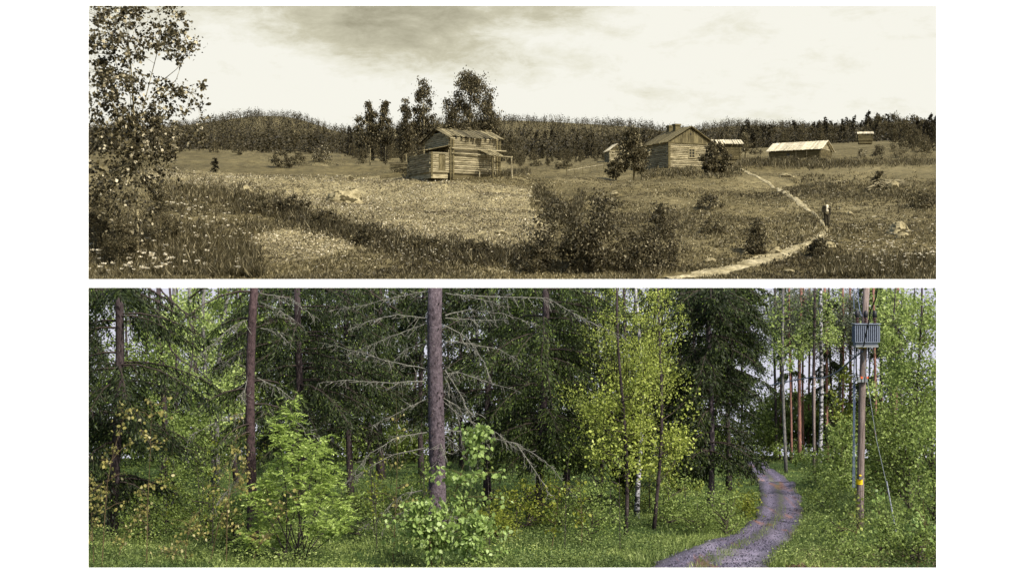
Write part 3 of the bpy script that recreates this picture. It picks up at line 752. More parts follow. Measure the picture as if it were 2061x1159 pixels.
def house(name,label,loc,th,W,Dp,hw,hr,axis,wallm,roofm,gable='log',ov=.35,pw=.24,gablem=None,jit=.12,openings=()):
    t=thing(name,label,'building' if 'barn' not in name else 'barn',loc,th)
    wl=MB()
    g=[o for o in openings if o[0]=='front']; gap=g[0][1:] if g else None
    logwall(wl,(0,0,0),(W,0,0),hw,gap=gap); logwall(wl,(0,Dp,0),(W,Dp,0),hw)
    logwall(wl,(0,0,0),(0,Dp,0),hw,z0=.05); logwall(wl,(W,0,0),(W,Dp,0),hw,z0=.05)
    if axis=='x' and gable=='log':
        gablefill(wl,(0,0,0),(0,Dp,0),hw,hr-.1,'log'); gablefill(wl,(W,Dp,0),(W,0,0),hw,hr-.1,'log')
    wl.build('wall',M[wallm],t,False)
    core=MB(); core.box(.05,.05,-.6,W-.05,Dp-.05,hw-.02); core.build('foundation',M['log_dark'],t)
    if gable!='log' or axis=='y':
        for (q0,q1) in ([((0,Dp,0),(0,0,0)),((W,0,0),(W,Dp,0))] if axis=='x' else [((0,0,0),(W,0,0)),((W,Dp,0),(0,Dp,0))]):
            gb=MB(); gablefill(gb,q0,q1,hw,hr-.08,'board'); gb.build('gable',M[gablem or 'board'],t)
    rf=MB(); 
    if axis=='x':
        sl=(hr-hw)/(Dp/2); ez=hw-ov*sl+.1
        roofslope(rf,(-ov,Dp/2,hr+.1),(W+ov,Dp/2,hr+.1),(-ov,-ov,ez),(W+ov,-ov,ez),pw,jit=jit,seed=1)
        roofslope(rf,(-ov,Dp/2,hr+.1),(W+ov,Dp/2,hr+.1),(-ov,Dp+ov,ez),(W+ov,Dp+ov,ez),pw,jit=jit,seed=2)
    else:
        sl=(hr-hw)/(W/2); ez=hw-ov*sl+.1
        roofslope(rf,(W/2,-ov,hr+.1),(W/2,Dp+ov,hr+.1),(-ov,-ov,ez),(-ov,Dp+ov,ez),pw,jit=jit,seed=3)
        roofslope(rf,(W/2,-ov,hr+.1),(W/2,Dp+ov,hr+.1),(W+ov,-ov,ez),(W+ov,Dp+ov,ez),pw,jit=jit,seed=4)
    rf.build('roof',M[roofm],t)
    return t
def level(px_,D,py):
    return ((px_-CX)/F*D,D,(CY-py)/F*D)
# log barn
b=level(905,134,349)
barn=house('log_barn','weathered log barn with loose plank roof and a lean-to shed, beside the pale field',b,math.radians(28),5.3,5.2,3.45,4.35,'x','log','plank','log',ov=.42,pw=.25,jit=.25)
lt=MB(); X0=-1.95
logwall(lt,(X0,0,0),(-.12,0,0),1.95,gap=(.75,1.45,.1,1.75)); logwall(lt,(X0,0,0),(X0,5.1,0),1.85,z0=.03); logwall(lt,(X0,5.1,0),(-.12,5.1,0),1.95)
lt.box(X0+.06,.08,-.5,-.14,5.0,1.8)
lt.build('lean_to_wall',M['log'],barn)
lr=MB(); roofslope(lr,(.0,-.35,2.62),(.0,5.4,2.62),(X0-.45,-.35,2.08),(X0-.45,5.4,2.08),.26,jit=.15,seed=9); lr.build('lean_to_roof',M['plank'],barn)
dr=MB(); dr.box(-1.18,-.05,.12,-.52,0.06,1.72); dr.plank((-1.12,-.07,.2),(-.6,-.07,1.6),(.09,0,-.04),(0,-.03,0)); dr.build('door',M['board'],barn)
pn=MB()
for xx in (-1.95,.02,.30,5.0,5.3): pn.box(xx-.09,-.22,-.4,xx+.09,-.12,3.3 if xx>-1 else 1.95)
pn.build('corner_post',M['log_dark'],barn)
bm=MB(); bm.tube([(.1,-.24,1.92),(3.2,-.34,1.86),(6.3,-.95,1.72)],[.07,.07,.06],7); bm.tube([(.1,-.3,2.38),(5.9,-.35,2.32)],.07,7); bm.build('beam',M['log'],barn)
ps=MB(); ps.tube([(6.15,-.95,1.8),(6.2,-.95,.3),(6.25,-.95,-.5)],.075,7); ps.build('post',M['log'],barn)
ps=MB(); ps.tube([(3.9,-1.25,1.6),(4.0,-1.25,-.5)],.085,7); ps.build('post',M['log_dark'],barn)
aw=MB(); roofslope(aw,(2.9,-.1,2.36),(4.7,-.1,2.36),(3.5,-1.5,1.66),(5.1,-1.5,1.66),.22,jit=.15,seed=5); aw.build('awning',M['plank'],barn)
bn=MB(); bn.plank((2.7,-.45,.45),(4.9,-.45,.45),(0,.3,0),(0,0,.06)); bn.box(2.9,-.5,-.3,3.0,-.4,.44); bn.box(4.6,-.5,-.3,4.7,-.4,.44); bn.build('bench',M['log'],barn)
# gabled house
b=level(1345,157,337)
hs=house('log_house','gabled log house with two chimneys and a white paned window',b,math.radians(25),5.75,4.9,2.85,4.55,'y','log','shingle','board',ov=.4,pw=.3,jit=.05,openings=[('front',2.55,3.45,1.1,2.25)])
wf=MB()
for a in ((2.55,-.16,1.15,2.65,-.02,2.2),(3.35,-.16,1.15,3.45,-.02,2.2),(2.55,-.17,2.12,3.45,-.02,2.22),(2.55,-.17,1.12,3.45,-.02,1.22),(2.97,-.15,1.2,3.03,-.03,2.15),(2.6,-.14,1.5,3.4,-.04,1.54),(2.6,-.14,1.84,3.4,-.04,1.88)): wf.box(*a)
w=wf.build('window',M['swhite'],hs); gl=MB(); gl.box(2.62,-.08,1.18,3.38,.03,2.16); gl.build('pane',M['sglass'],w)
for (cx_,cy_) in ((2.5,2.3),(2.65,3.9)):
    ch=MB(); ch.box(cx_-.32,cy_-.3,3.6,cx_+.32,cy_+.3,5.0); ch.box(cx_-.4,cy_-.37,5.0,cx_+.4,cy_+.37,5.18); ch.build('chimney',M['brick'],hs)
vh=MB(); vh.box(2.78,-.12,3.75,2.97,-.09,3.95); vh.build('vent',M['sglass'],hs)
cb=MB(); cb.box(-.14,-.26,-.6,.14,-.14,2.8); cb.build('corner_post',M['log_dark'],hs)
tb=MB(); tb.box(-.1,-.13,2.72,5.85,-.09,2.84); tb.build('trim',M['log_dark'],hs)
# outbuilding behind the tree
b=level(1488,182,322); house('outbuilding','small outbuilding with a bright pale roof behind the gnarled tree',(b[0]-3.6,b[1]-.6,b[2]),math.radians(0),3.6,3.4,1.95,2.55,'x','log_dark','paleroof','board',ov=.42,pw=.3,jit=.02)
# long barn
b=level(1650,226,323.5); th=math.radians(-31); W=8.4
bb=house('long_barn','long low barn with a bright pale shingle roof, right of the house',(b[0]-W*math.cos(th),b[1]-W*math.sin(th),b[2]),th,W,5.6,1.95,3.3,'x','log_dark','paleroof','board',ov=.55,pw=.3,jit=.02,gablem='log')
hh_=MB(); hh_.box(2.9,-.14,.9,3.4,-.1,1.4); hh_.build('window',M['sglass'],bb)
for xx in (4.4,6.2):
    dd=MB(); dd.box(xx,-.15,.1,xx+.12,-.1,1.7); dd.build('corner_post',M['log'],bb)
# shed and cabin
b=level(1228,190,327); house('small_shed','tiny log shed with a dark gable, left of the big leafy tree',b,math.radians(12),2.0,2.2,1.6,2.4,'y','log','paleroof','board',ov=.25,pw=.25,gablem='log_dark')
b=atD(1728,330); b=(b[0],b[1],(CY-284)/F*330); house('cabin','faraway low cabin with two pale roofs on the wooded slope',b,math.radians(-10),3.2,2.6,1.6,2.1,'x','log_dark','paleroof','board',ov=.3,pw=.3)
# board stack behind lean-to
bs=MB(); b=atD(806,142)
for i in range(9): bs.plank((random.uniform(-1.2,-1),random.uniform(-.4,.4),.1+.09*i),(random.uniform(.8,1.1),random.uniform(-.4,.4),.12+.09*i+random.uniform(-.03,.05)),(0,.2,0),(0,0,.06))
o=bs.build('board_stack',M['plank']); o.location=(b[0],b[1],b[2]+.1); tag(o,'stack of grey boards behind the lean-to of the log barn','boards')
# brush pile with stone, right
b=onU(1790,380); t=thing('brush_pile','heap of cut branches propped around an upright stone, right side','brush pile',b)
bp=MB(); rr_=random.Random(4)
for i in range(38):
    a=rr_.uniform(-.5,.5) ; L=rr_.uniform(1,2.4); cx=rr_.uniform(-1.1,.9); cz=rr_.uniform(.1,.7)
    bp.tube([(cx-L/2,rr_.uniform(-.6,.2),cz-.15*L+a*.2),(cx,rr_.uniform(-.5,.3),cz+.1),(cx+L/2,rr_.uniform(-.5,.5),cz+.2*a)],[.035,.03,.015],5)
bp.build('branch',M['log'],t)
rk=rock('stone','x',(0,0,0),.5,.4,1.25,77); rk.parent=t; rk.location=(.25,-.3,0)
for k_ in ('label','category','group'): del rk[k_]
mbv=decid(np.random.default_rng(5),1.3,[(.1,.5),(.6,.6),(1,.2)],14,500,.2,.03,stems=3,sig=.1); link_mesh('dry_leaves',mbv[1]+np.array([-.9,.2,.2]),mbv[2],M['sleaf'],t)
# rail on the slope
rl=MB(); a=atD(1140,150); c=atD(1215,170); 
rl.tube([(0,0,.5),(c[0]-a[0],c[1]-a[1],c[2]-a[2]+.6)],.06,6); 
fence=thing('rail_fence','low rail fence rising towards the small shed','fence',a); rl.build('rail',M['log'],fence)
for f in (0,.2,.4,.6,.8,1):
    q=(a[0]+(c[0]-a[0])*f,a[1]+(c[1]-a[1])*f); zz=float(zu(q[0],q[1]))-a[2]
    p_=MB(); p_.tube([(q[0]-a[0],q[1]-a[1],zz-.3),(q[0]-a[0]+.05,q[1]-a[1],zz+.95)],.045,6); p_.build('post',M['log_dark'],fence)

# ------------------------------------------------------------------ the walking man
def skinned(name,verts,edges,rad,mat,parent,sub=2,root=0):
    me=bpy.data.meshes.new(name); me.from_pydata(verts,edges,[]); me.materials.append(mat)
    o=bpy.data.objects.new(name,me); C.objects.link(o); o.parent=parent
    sk=o.modifiers.new('skin','SKIN')
    if not me.skin_vertices:
        bpy.context.view_layer.objects.active=o; bpy.ops.mesh.customdata_skin_add()
    lay=me.skin_vertices[0] if me.skin_vertices else None
    if lay:
        for i,rv in enumerate(rad):
            lay.data[i].radius=(rv,rv) if not hasattr(rv,'__len__') else rv
            lay.data[i].use_root=(i==root)
    sk.use_smooth_shade=True
    sb=o.modifiers.new('sub','SUBSURF'); sb.levels=sub; sb.render_levels=sub
    return o
b=onU(1664,459); s=1.12
man=thing('person','man in dark open jacket and pale shirt walking down the meadow path','person',b,math.radians(8)); man.scale=(s,s,s)
# body: pelvis0 spine1 chest2 neck3 headbase4 headtop5 | arms | legs  (facing -y)
bv=[(0,0,.95),(0,0,1.15),(0,-.01,1.38),(0,0,1.50),(0,-.01,1.60),(0,-.01,1.72),
    (.19,0,1.42),(.27,.03,1.16),(.16,-.17,1.22),(.09,-.2,1.28),
    (-.19,0,1.42),(-.26,.03,1.15),(-.28,-.04,.92),(-.28,-.06,.84),
    (.09,0,.88),(.09,-.06,.5),(.07,-.02,.09),(.08,-.16,.05),
    (-.09,0,.88),(-.08,.02,.48),(-.06,.10,.10),(-.07,-.02,.05)]
be=[(0,1),(1,2),(2,3),(3,4),(4,5),(2,6),(6,7),(7,8),(8,9),(2,10),(10,11),(11,12),(12,13),(0,14),(14,15),(15,16),(16,17),(0,18),(18,19),(19,20),(20,21)]
br=[.12,.11,.12,.058,.098,.098,.06,.042,.032,.03,.06,.042,.032,.03,.085,.055,.04,.035,.085,.055,.04,.035]
nb_=len(bv)
for side,(hx,hy,hz,dx,dy,dz) in ((0,(.09,-.2,1.28,-.8,-.1,.5)),(1,(-.28,-.06,.84,0,-.15,-1))):
    root=9 if side==0 else 13
    for k in range(5):
        o_=(k-2)*.017
        L=[.05,.075,.085,.078,.06][k]
        if side==0: a=(hx-.01,hy+.0,hz+o_); e=(hx-L*.8,hy-.01,hz+o_+L*.3); m_=(hx-L*.5,hy-.03,hz+o_+L*.15)
        else: a=(hx+.0,hy+o_,hz-.03); m_=(hx+.005,hy+o_*1.3,hz-.03-L*.55); e=(hx+.02,hy+o_*1.3,hz-.03-L)
        i=len(bv); bv+= [a,m_,e]; be+=[(root,i),(i,i+1),(i+1,i+2)]; br+=[.012,.009,.007]
skinned('body',bv,be,br,M['skin'],man)
for sx in (1,-1):
    ey=MB(); ey.lathe([(.001,-.009),(.009,-.004),(.009,.004),(.001,.009)],(sx*.032,-.098,1.665),8); ey.build('eye',M['hair'],man,True)
ns=MB(); ns.tube([(0,-.09,1.67),(0,-.118,1.635),(0,-.09,1.625)],[.008,.014,.010],6); ns.build('nose',M['skin'],man,True)
skinned('trousers',[(0,0,1.0),(.09,0,.88),(.09,-.06,.5),(.07,-.02,.12),(-.09,0,.88),(-.08,.02,.48),(-.06,.10,.13)],[(0,1),(1,2),(2,3),(0,4),(4,5),(5,6)],[.15,.115,.085,.075,.115,.085,.075],M['suit'],man)
skinned('shirt',[(0,-.02,.98),(0,-.03,1.15),(0,-.03,1.38),(0,-.01,1.49)],[(0,1),(1,2),(2,3)],[(.13,.12),(.13,.125),(.13,.14),(.06,.06)],M['shirt'],man)
skinned('jacket',[(0,.05,1.40),(.13,.03,1.41),(.20,.01,1.40),(.275,.03,1.16),(.19,-.13,1.20),(-.13,.03,1.41),(-.2,.01,1.40),(-.265,.03,1.15),(-.285,-.03,.95)],
        [(0,1),(1,2),(2,3),(3,4),(0,5),(5,6),(6,7),(7,8)],[.10,.08,.07,.058,.048,.08,.07,.058,.048],M['suit'],man)
for sx in (1,-1):   # open front panels and tails of the jacket
    skinned('jacket_panel',[(sx*.115,-.08,1.42),(sx*.12,-.08,1.2),(sx*.16,-.03,1.0),(sx*.18,-.01,.80)],[(0,1),(1,2),(2,3)],[(.07,.08),(.075,.1),(.07,.12),(.07,.12)],M['suit'],man)
skinned('jacket_panel',[(0,.09,1.42),(0,.08,1.15),(0,.08,.82)],[(0,1),(1,2)],[(.16,.06),(.15,.06),(.17,.07)],M['suit'],man)
skinned('hair',[(0,.03,1.70),(0,.01,1.77)],[(0,1)],[.095,.075],M['hair'],man)
for sx,(ax,ay,az) in ((1,(.07,-.03,.06)),(-1,(-.06,.09,.06))):
    skinned('shoe',[(ax,ay+.04,az),(ax,ay-.08,az-.015),(ax,ay-.17,az-.025)],[(0,1),(1,2)],[.05,.045,.035],M['shoe'],man)

# ------------------------------------------------------------------ upper sky
def dome(name,Rd,a0,a1,z0,z1,mat,na=64,nz=24):
    V=[];Fc=[]
    for i in range(na+1):
        a=math.radians(a0+(a1-a0)*i/na)
        for j in range(nz+1): V.append((Rd*math.sin(a),Rd*math.cos(a),z0+(z1-z0)*j/nz))
    for i in range(na):
        for j in range(nz):
            k=i*(nz+1)+j; Fc.append((k,k+1,k+nz+2,k+nz+1))
    return tag(link_mesh(name,V,Fc,mat,smooth=True),kind='structure')
SKY=.55
m,nt,out=newmat('cloudy_cream_sky')
nA=noise(nt,.0042,8,.6,sc=(.55,.55,1.5),dist=.2); nB=noise(nt,.014,8,.7,sc=(.6,.6,1.5),dist=.25)
cl_=mix(nt,.5,nA,nB)
tc=N(nt,'ShaderNodeTexCoord')
def blob(c,rad,sc):
    mp=N(nt,'ShaderNodeVectorMath',operation='SUBTRACT'); nt.links.new(tc.outputs['Object'],mp.inputs[0]); mp.inputs[1].default_value=c
    m2=N(nt,'ShaderNodeVectorMath',operation='MULTIPLY'); nt.links.new(mp.outputs[0],m2.inputs[0]); m2.inputs[1].default_value=sc
    L=N(nt,'ShaderNodeVectorMath',operation='LENGTH'); nt.links.new(m2.outputs[0],L.inputs[0])
    q=N(nt,'ShaderNodeMapRange',interpolation_type='SMOOTHSTEP'); nt.links.new(L.outputs['Value'],q.inputs[0]); q.inputs[1].default_value=0; q.inputs[2].default_value=rad; q.inputs[3].default_value=1; q.inputs[4].default_value=0
    return q.outputs[0]
RD=2800
def skyp(px_,py): 
    a=math.atan((px_-CX)/F); return (RD*math.sin(a),RD*math.cos(a),RD*math.cos(a)*(CY-py)/F)
def addm(a,b,w):
    q=N(nt,'ShaderNodeMath',operation='MULTIPLY_ADD'); nt.links.new(b,q.inputs[0]); q.inputs[1].default_value=w
    if hasattr(a,'is_linked'): nt.links.new(a,q.inputs[2])
    else: q.inputs[2].default_value=a
    return q.outputs[0]
B=addm(-.15,blob(skyp(720,40),330,(1,0,2.2)),.34)
B=addm(B,blob(skyp(1060,20),420,(1,0,5.5)),.15)
B=addm(B,blob(skyp(1440,85),150,(1,0,1.6)),.11)
B=addm(B,blob(skyp(400,15),260,(1,0,3.5)),.13)
B=addm(B,blob(skyp(900,110),180,(1,0,2.6)),.12)
sm=N(nt,'ShaderNodeMath',operation='ADD'); nt.links.new(cl_,sm.inputs[0]); nt.links.new(B,sm.inputs[1])
col=ramp(nt,sm.outputs[0],[(.36,(.97,.955,.86,1)),(.46,(.86,.84,.71,1)),(.56,(.64,.61,.46,1)),(.74,(.38,.355,.25,1))])
em=N(nt,'ShaderNodeEmission'); nt.links.new(col,em.inputs[0]); em.inputs[1].default_value=SKY; nt.links.new(em.outputs[0],out.inputs[0])
dome('sky',RD,-38,38,60,1500,m)
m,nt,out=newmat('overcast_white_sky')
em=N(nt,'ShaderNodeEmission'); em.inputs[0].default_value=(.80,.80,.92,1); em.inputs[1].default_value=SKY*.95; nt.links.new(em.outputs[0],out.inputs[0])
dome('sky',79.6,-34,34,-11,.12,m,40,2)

# ------------------------------------------------------------------ lower forest
HS=.0867; H0=2.6
def zl(x,y):
    x=np.asarray(x,dtype=float); y=np.asarray(y,dtype=float)
    return -(H0+HS*y)+(vnoise(x*.5+40,y*.5)-.5)*.22+(vnoise(x*2.2,y*2.2)-.5)*.05
def onL(px_,py):
    D=H0*F/(py-CY-HS*F); x=(px_-CX)/F*D; return (x,D,float(zl(x,D)))
def LP(px_,py,D): return ((px_-CX)/F*D,D,(CY-py)/F*D)
gx=np.linspace(-45,45,181); gy=np.concatenate([np.linspace(-25,18,30),np.linspace(18.5,84,150)])
GX,GY=np.meshgrid(gx,gy,indexing='ij'); V=np.stack([GX,GY,zl(GX,GY)],-1).reshape(-1,3)
I,J=np.meshgrid(np.arange(len(gx)-1),np.arange(len(gy)-1),indexing='ij'); bs_=I*len(gy)+J
link_mesh('ground',V,np.stack([bs_,bs_+len(gy),bs_+len(gy)+1,bs_+1],-1).reshape(-1,4),M['floor'],smooth=True)['kind']='structure'
RE=[(921,1486,1492),(926,1496,1512),(935,1502,1541),(953,1511,1569),(979,1527,1600),(1005,1533,1612),(1031,1526,1617),(1057,1508,1614),(1083,1457,1590),(1109,1385,1570),(1135,1325,1556),(1170,1240,1535),(1230,1100,1490)]
RE=[( H0*F/(y-CY-HS*F),l,r_) for y,l,r_ in RE]; RE.sort()
rD=np.array([e[0] for e in RE]); rL=np.array([(e[1]-CX)/F*e[0] for e in RE]); rR=np.array([(e[2]-CX)/F*e[0] for e in RE])
def roadx(D): return np.interp(D,rD,rL),np.interp(D,rD,rR)
tD=np.linspace(rD[0],rD[-1],260); a_,b_=roadx(tD)
k7=np.ones(9)/9; a_=np.convolve(np.pad(a_,4,mode='edge'),k7,'valid'); b_=np.convolve(np.pad(b_,4,mode='edge'),k7,'valid')
a_+= (vnoise(tD*3,tD*0)-.5)*.12; b_+=(vnoise(tD*3,tD*0+7)-.5)*.12
K=15; V=[]
for k in range(K):
    q=k/(K-1); x=a_+(b_-a_)*q; rut=-.03*math.exp(-((q-.27)/.1)**2)-.03*math.exp(-((q-.75)/.1)**2)
    V.append(np.stack([x,tD,zl(x,tD)+.06+rut+.02-(.05 if k in(0,K-1) else 0)],-1))
V=np.stack(V,1).reshape(-1,3); i,j=np.meshgrid(np.arange(len(tD)-1),np.arange(K-1),indexing='ij'); q=i*K+j; tq=np.tile(np.linspace(0,1,K),len(tD))
link_mesh('road',V,np.stack([q,q+1,q+K+1,q+K],-1).reshape(-1,4),M['road'],smooth=True,tone=tq)['kind']='structure'
r=np.random.default_rng(51)
def sc_l(n,u0,u1,d0,d1):
    u=r.uniform(u0,u1,n); D=1/r.uniform(1/d1,1/d0,n)**1.0; x=(u-CX)/F*D; return np.stack([x,D,zl(x,D)],1),u
def offroad(P,m=.0):
    a,b=roadx(P[:,1]); return (P[:,0]<a-m)|(P[:,0]>b+m)
# gravel
P,u=sc_l(26000,1200,1640,22,70); P=P[~offroad(P,-.03)]; n=len(P); P[:,2]+=.07
d=r.normal(0,1,(n,3)); d[:,2]=np.abs(d[:,2])*.6; L=r.uniform(.012,.036,n); Vg,Fg=leaves(P,d,L,L*.9,r)
tag(link_mesh('gravel',Vg,Fg,M['stone']),'loose grey stones on the forest road','gravel',kind='stuff')
# herbs and grass
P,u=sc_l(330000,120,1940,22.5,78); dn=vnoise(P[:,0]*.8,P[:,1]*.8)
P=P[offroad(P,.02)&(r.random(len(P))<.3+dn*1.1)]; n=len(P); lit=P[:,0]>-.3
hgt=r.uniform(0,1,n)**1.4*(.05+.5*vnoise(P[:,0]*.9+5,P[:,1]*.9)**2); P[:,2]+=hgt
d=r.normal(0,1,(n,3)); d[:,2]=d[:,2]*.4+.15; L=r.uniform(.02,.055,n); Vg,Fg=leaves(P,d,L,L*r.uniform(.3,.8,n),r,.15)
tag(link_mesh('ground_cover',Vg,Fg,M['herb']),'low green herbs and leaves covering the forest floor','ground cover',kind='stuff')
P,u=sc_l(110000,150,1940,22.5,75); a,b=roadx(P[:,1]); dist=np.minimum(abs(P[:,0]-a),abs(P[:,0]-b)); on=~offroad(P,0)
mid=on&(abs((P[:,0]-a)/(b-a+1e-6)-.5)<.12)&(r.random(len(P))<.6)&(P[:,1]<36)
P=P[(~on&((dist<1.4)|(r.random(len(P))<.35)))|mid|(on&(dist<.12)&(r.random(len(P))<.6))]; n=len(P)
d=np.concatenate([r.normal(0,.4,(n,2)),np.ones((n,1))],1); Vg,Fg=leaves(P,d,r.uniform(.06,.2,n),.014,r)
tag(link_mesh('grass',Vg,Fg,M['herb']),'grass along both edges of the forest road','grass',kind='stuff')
P,u=sc_l(9000,1500,1900,22.5,27); P=P[offroad(P,.3)]; n=len(P); P[:,2]+=.03; d=r.normal(0,1,(n,3)); d[:,2]*=.3
Vg,Fg=leaves(P,d,r.uniform(.04,.12,n),.03,r); tag(link_mesh('leaf_litter',Vg,Fg,M['litter']),'brown dead leaves and twigs in the lower right corner','leaf litter',kind='stuff')

ZC=.0018
def spruceL(name,label,base,top,tr,Hv,R,hlow,nb,tw,bark,nm,seed,group=None,dead=.0,seglen=.085,side=None,tips=0,deadlow=True):
    """spruce standing in the forest; foliage kept below eye level of the viewing point (tops reach out of the picture)"""
    r=np.random.default_rng(seed); bx,by,bz=base; topz=ZC*by
    t=thing(name,label,'tree',base,0,group)
    hv=topz-bz
    tx=top[0]-bx
    m=9; pts=[]; rad=[]
    for i in range(m):
        f=i/(m-1); pts.append((tx*f+math.sin(f*4+seed)*.012*hv,math.sin(f*3+seed)*.02,f*hv-.15*(i==0))); rad.append(tr*(1.0-.22*f)*(1.5 if i==0 else 1.08 if i==1 else 1))
    mb=MB(); mb.tube(pts,rad,14); mb.build('trunk',bark,t,True)
    hz=r.uniform(hlow,hv+.9,nb); a=r.uniform(0,2*PI,nb)
    if side is not None: a=side[0]+r.uniform(-side[1],side[1],nb)
    Lb=R*(.45+.55*np.clip((hz-hlow)/1.5,0,1))*(1-hz/Hv)**.6*r.uniform(.65,1.15,nb)
    br=MB()
    for k in range(nb):
        p=[]; 
        for f in (0,.25,.5,.75,1):
            q=Lb[k]*f; p.append((tx*hz[k]/hv+math.cos(a[k])*q,math.sin(a[k])*q,hz[k]+.12*q-.42*q*f))
        p=[c for c in p if c[2]+bz<topz]
        if len(p)>1: br.tube(p,[.022,.018,.014,.009,.005][:len(p)],4,False)
    kk=int(tw*1.6); f=r.uniform(.12,1,(nb,kk)); q=Lb[:,None]*f
    ca=np.cos(a)[:,None]; sa=np.sin(a)[:,None]
    P=np.stack([tx*(hz/hv)[:,None]+ca*q,sa*q,hz[:,None]+.12*q-.42*q*f],-1).reshape(-1,3)
    n=len(P); sg=np.where(r.random(n)<.5,1,-1); aa=np.repeat(a,kk)+sg*r.uniform(.5,1.2,n)
    dn=r.uniform(.2,1.8,n); D3=unit(np.stack([np.cos(aa),np.sin(aa),-dn],1)); tl=r.uniform(.2,.65,n)*(1-.45*f.ravel())
    S=6; s=np.linspace(.05,1,S)
    PP=P[:,None,:]+D3[:,None,:]*(tl[:,None]*s)[:,:,None]; PP[:,:,2]-=(s**2*.25*tl[:,None])
    dd=np.repeat(D3,S,0)+r.normal(0,.32,(n*S,3)); dd[:,2]-=.3
    PP=PP.reshape(-1,3)+r.normal(0,.012,(n*S,3)); L=seglen*r.uniform(.7,1.4,n*S)
    PP=PP+np.array(base)
    V,Fq=leaves(PP,dd,L,L*.3,r); V,Fq=clip_leaves(V,Fq)
    link_mesh('foliage',V,Fq,nm,t,off=base)
    # bare hanging twigs
    for k in range(0,n,9):
        b0=P[k]; e=b0+D3[k]*tl[k]
        if b0[2]+bz<topz: br.tube([tuple(b0),tuple((b0+e)/2+np.array([0,0,.01])),tuple(e)],[.006,.005,.003],3,False)
    br.build('branches',M['twig'],t)
    if tips:
        idx=r.integers(0,len(P),tips); pt=P[idx]+D3[idx]*tl[idx][:,None]+np.array(base); V,Fq=leaves(pt,D3[idx]+r.normal(0,.5,(tips,3)),.05,.022,r); V,Fq=clip_leaves(V,Fq); link_mesh('new_shoots',V,Fq,M['tips'],t,off=base)
    return t,pts
def deadbranch(mb,pxy,D,r0,r,wob=.25,dens=1.0):
    """lichen covered branch through picture positions at about distance D"""
    pts=[]; dz=r.uniform(-wob,wob)
    for k,(a,b) in enumerate(pxy):
        f=k/(len(pxy)-1); pts.append(np.array(LP(a,b,D+dz*f*2)))
    # resample
    s=np.linspace(0,len(pts)-1,4*(len(pts)-1)+1); arr=np.array(pts)
    pp=np.stack([np.interp(s,np.arange(len(pts)),arr[:,i]) for i in range(3)],1)+r.normal(0,.006,(len(s),3))
    mb.tube([tuple(p) for p in pp],[r0*(1-.8*i/(len(s)-1)) for i in range(len(s))],6)
    L=np.linalg.norm(arr[-1]-arr[0]); n=int(L*26*dens)
    for _ in range(n):
        k=r.uniform(1,len(pp)-1.01); i=int(k); p=pp[i]*(1-k+i)+pp[min(i+1,len(pp)-1)]*(k-i)
        d=unit(pp[-1]-pp[0]); q=unit(d*r.uniform(.1,1)+r.normal(0,.55,3)+np.array([0,0,-.35])); l=r.uniform(.04,.30)*(1.1-k/len(pp)*.6)
        e=p+q*l+np.array([0,0,-.03]); mb.tube([tuple(p),tuple((p+e)/2+r.normal(0,.012,3)),tuple(e)],[.006,.005,.003],3,False)
        if r.random()<.5:
            e2=(p+e)/2+unit(q+r.normal(0,.8,3))*l*.5; mb.tube([tuple((p+e)/2),tuple(e2)],[.004,.003],3,False)
# big spruce
D=26.9; base=onL(872,1100); base=(base[0],base[1],base[2])
t,_=spruceL('spruce_tree','thick purple grey spruce trunk with arching lichen covered dead branches, mid forest',base,LP(882,578,base[1]),.172,16,2.6,2.4,0,1,M['bark'],M['needle'],1)
r=np.random.default_rng(61)
BR=[[(864,640),(800,633),(745,645),(700,663)],[(864,648),(800,672),(745,695),(690,715)],[(862,743),(780,727),(715,706),(650,690)],[(861,766),(790,771),(700,765),(640,770)],
    [(860,802),(805,828),(742,860)],[(860,870),(800,880),(745,912),(705,960)],[(856,901),(790,915),(735,945),(690,975)],[(855,985),(810,995),(765,1035),(725,1065)],[(852,1015),(800,1035),(768,1072)],
    [(866,585),(800,597),(730,615),(660,625)],[(896,634),(945,623),(1010,631),(1078,652)],[(896,640),(960,645),(1020,643)],[(896,687),(950,692),(1005,703),(1052,730)],
    [(894,752),(925,749),(980,768),(1046,788)],[(892,800),(930,823),(970,835)],[(888,805),(930,840),(1000,870),(1040,905)],[(884,866),(935,868),(1040,893),(1100,930),(1162,1000)],[(884,868),(915,893),(945,930)],
    [(880,878),(892,905),(900,930)],[(1040,893),(1085,960),(1110,1000)],[(896,590),(960,600),(1030,620)],[(940,595),(1100,600),(1170,640),(1250,675)],[(876,912),(884,935),(886,955)],
    [(896,760),(915,800),(925,850),(932,900)],[(896,745),(930,800),(950,850),(985,900)],[(880,1030),(940,1050),(990,1090)],[(862,690),(820,700),(790,730)],[(895,655),(940,680),(975,730),(990,770)]]
for pxy in BR:
    mb=MB(); deadbranch(mb,pxy,base[1],.013,r,dens=1.0); mb.build('dead_branch',M['lichen'],t,off=base)
kn=MB()   # knots and stubs on the trunk
for _ in range(70):
    zz=r.uniform(.2,4.6); a=r.uniform(PI,2*PI); f=zz/(ZC*base[1]-base[2]); cx=(LP(882,578,base[1])[0]-base[0])*f; R_=.17*(1-.2*f)
    kn.tube([(cx+math.cos(a)*R_*.9,math.sin(a)*R_*.9,zz),(cx+math.cos(a)*(R_+.03),math.sin(a)*(R_+.03),zz-.01)],[.016,.007],5)
kn.build('knots',M['bark_dark'],t)
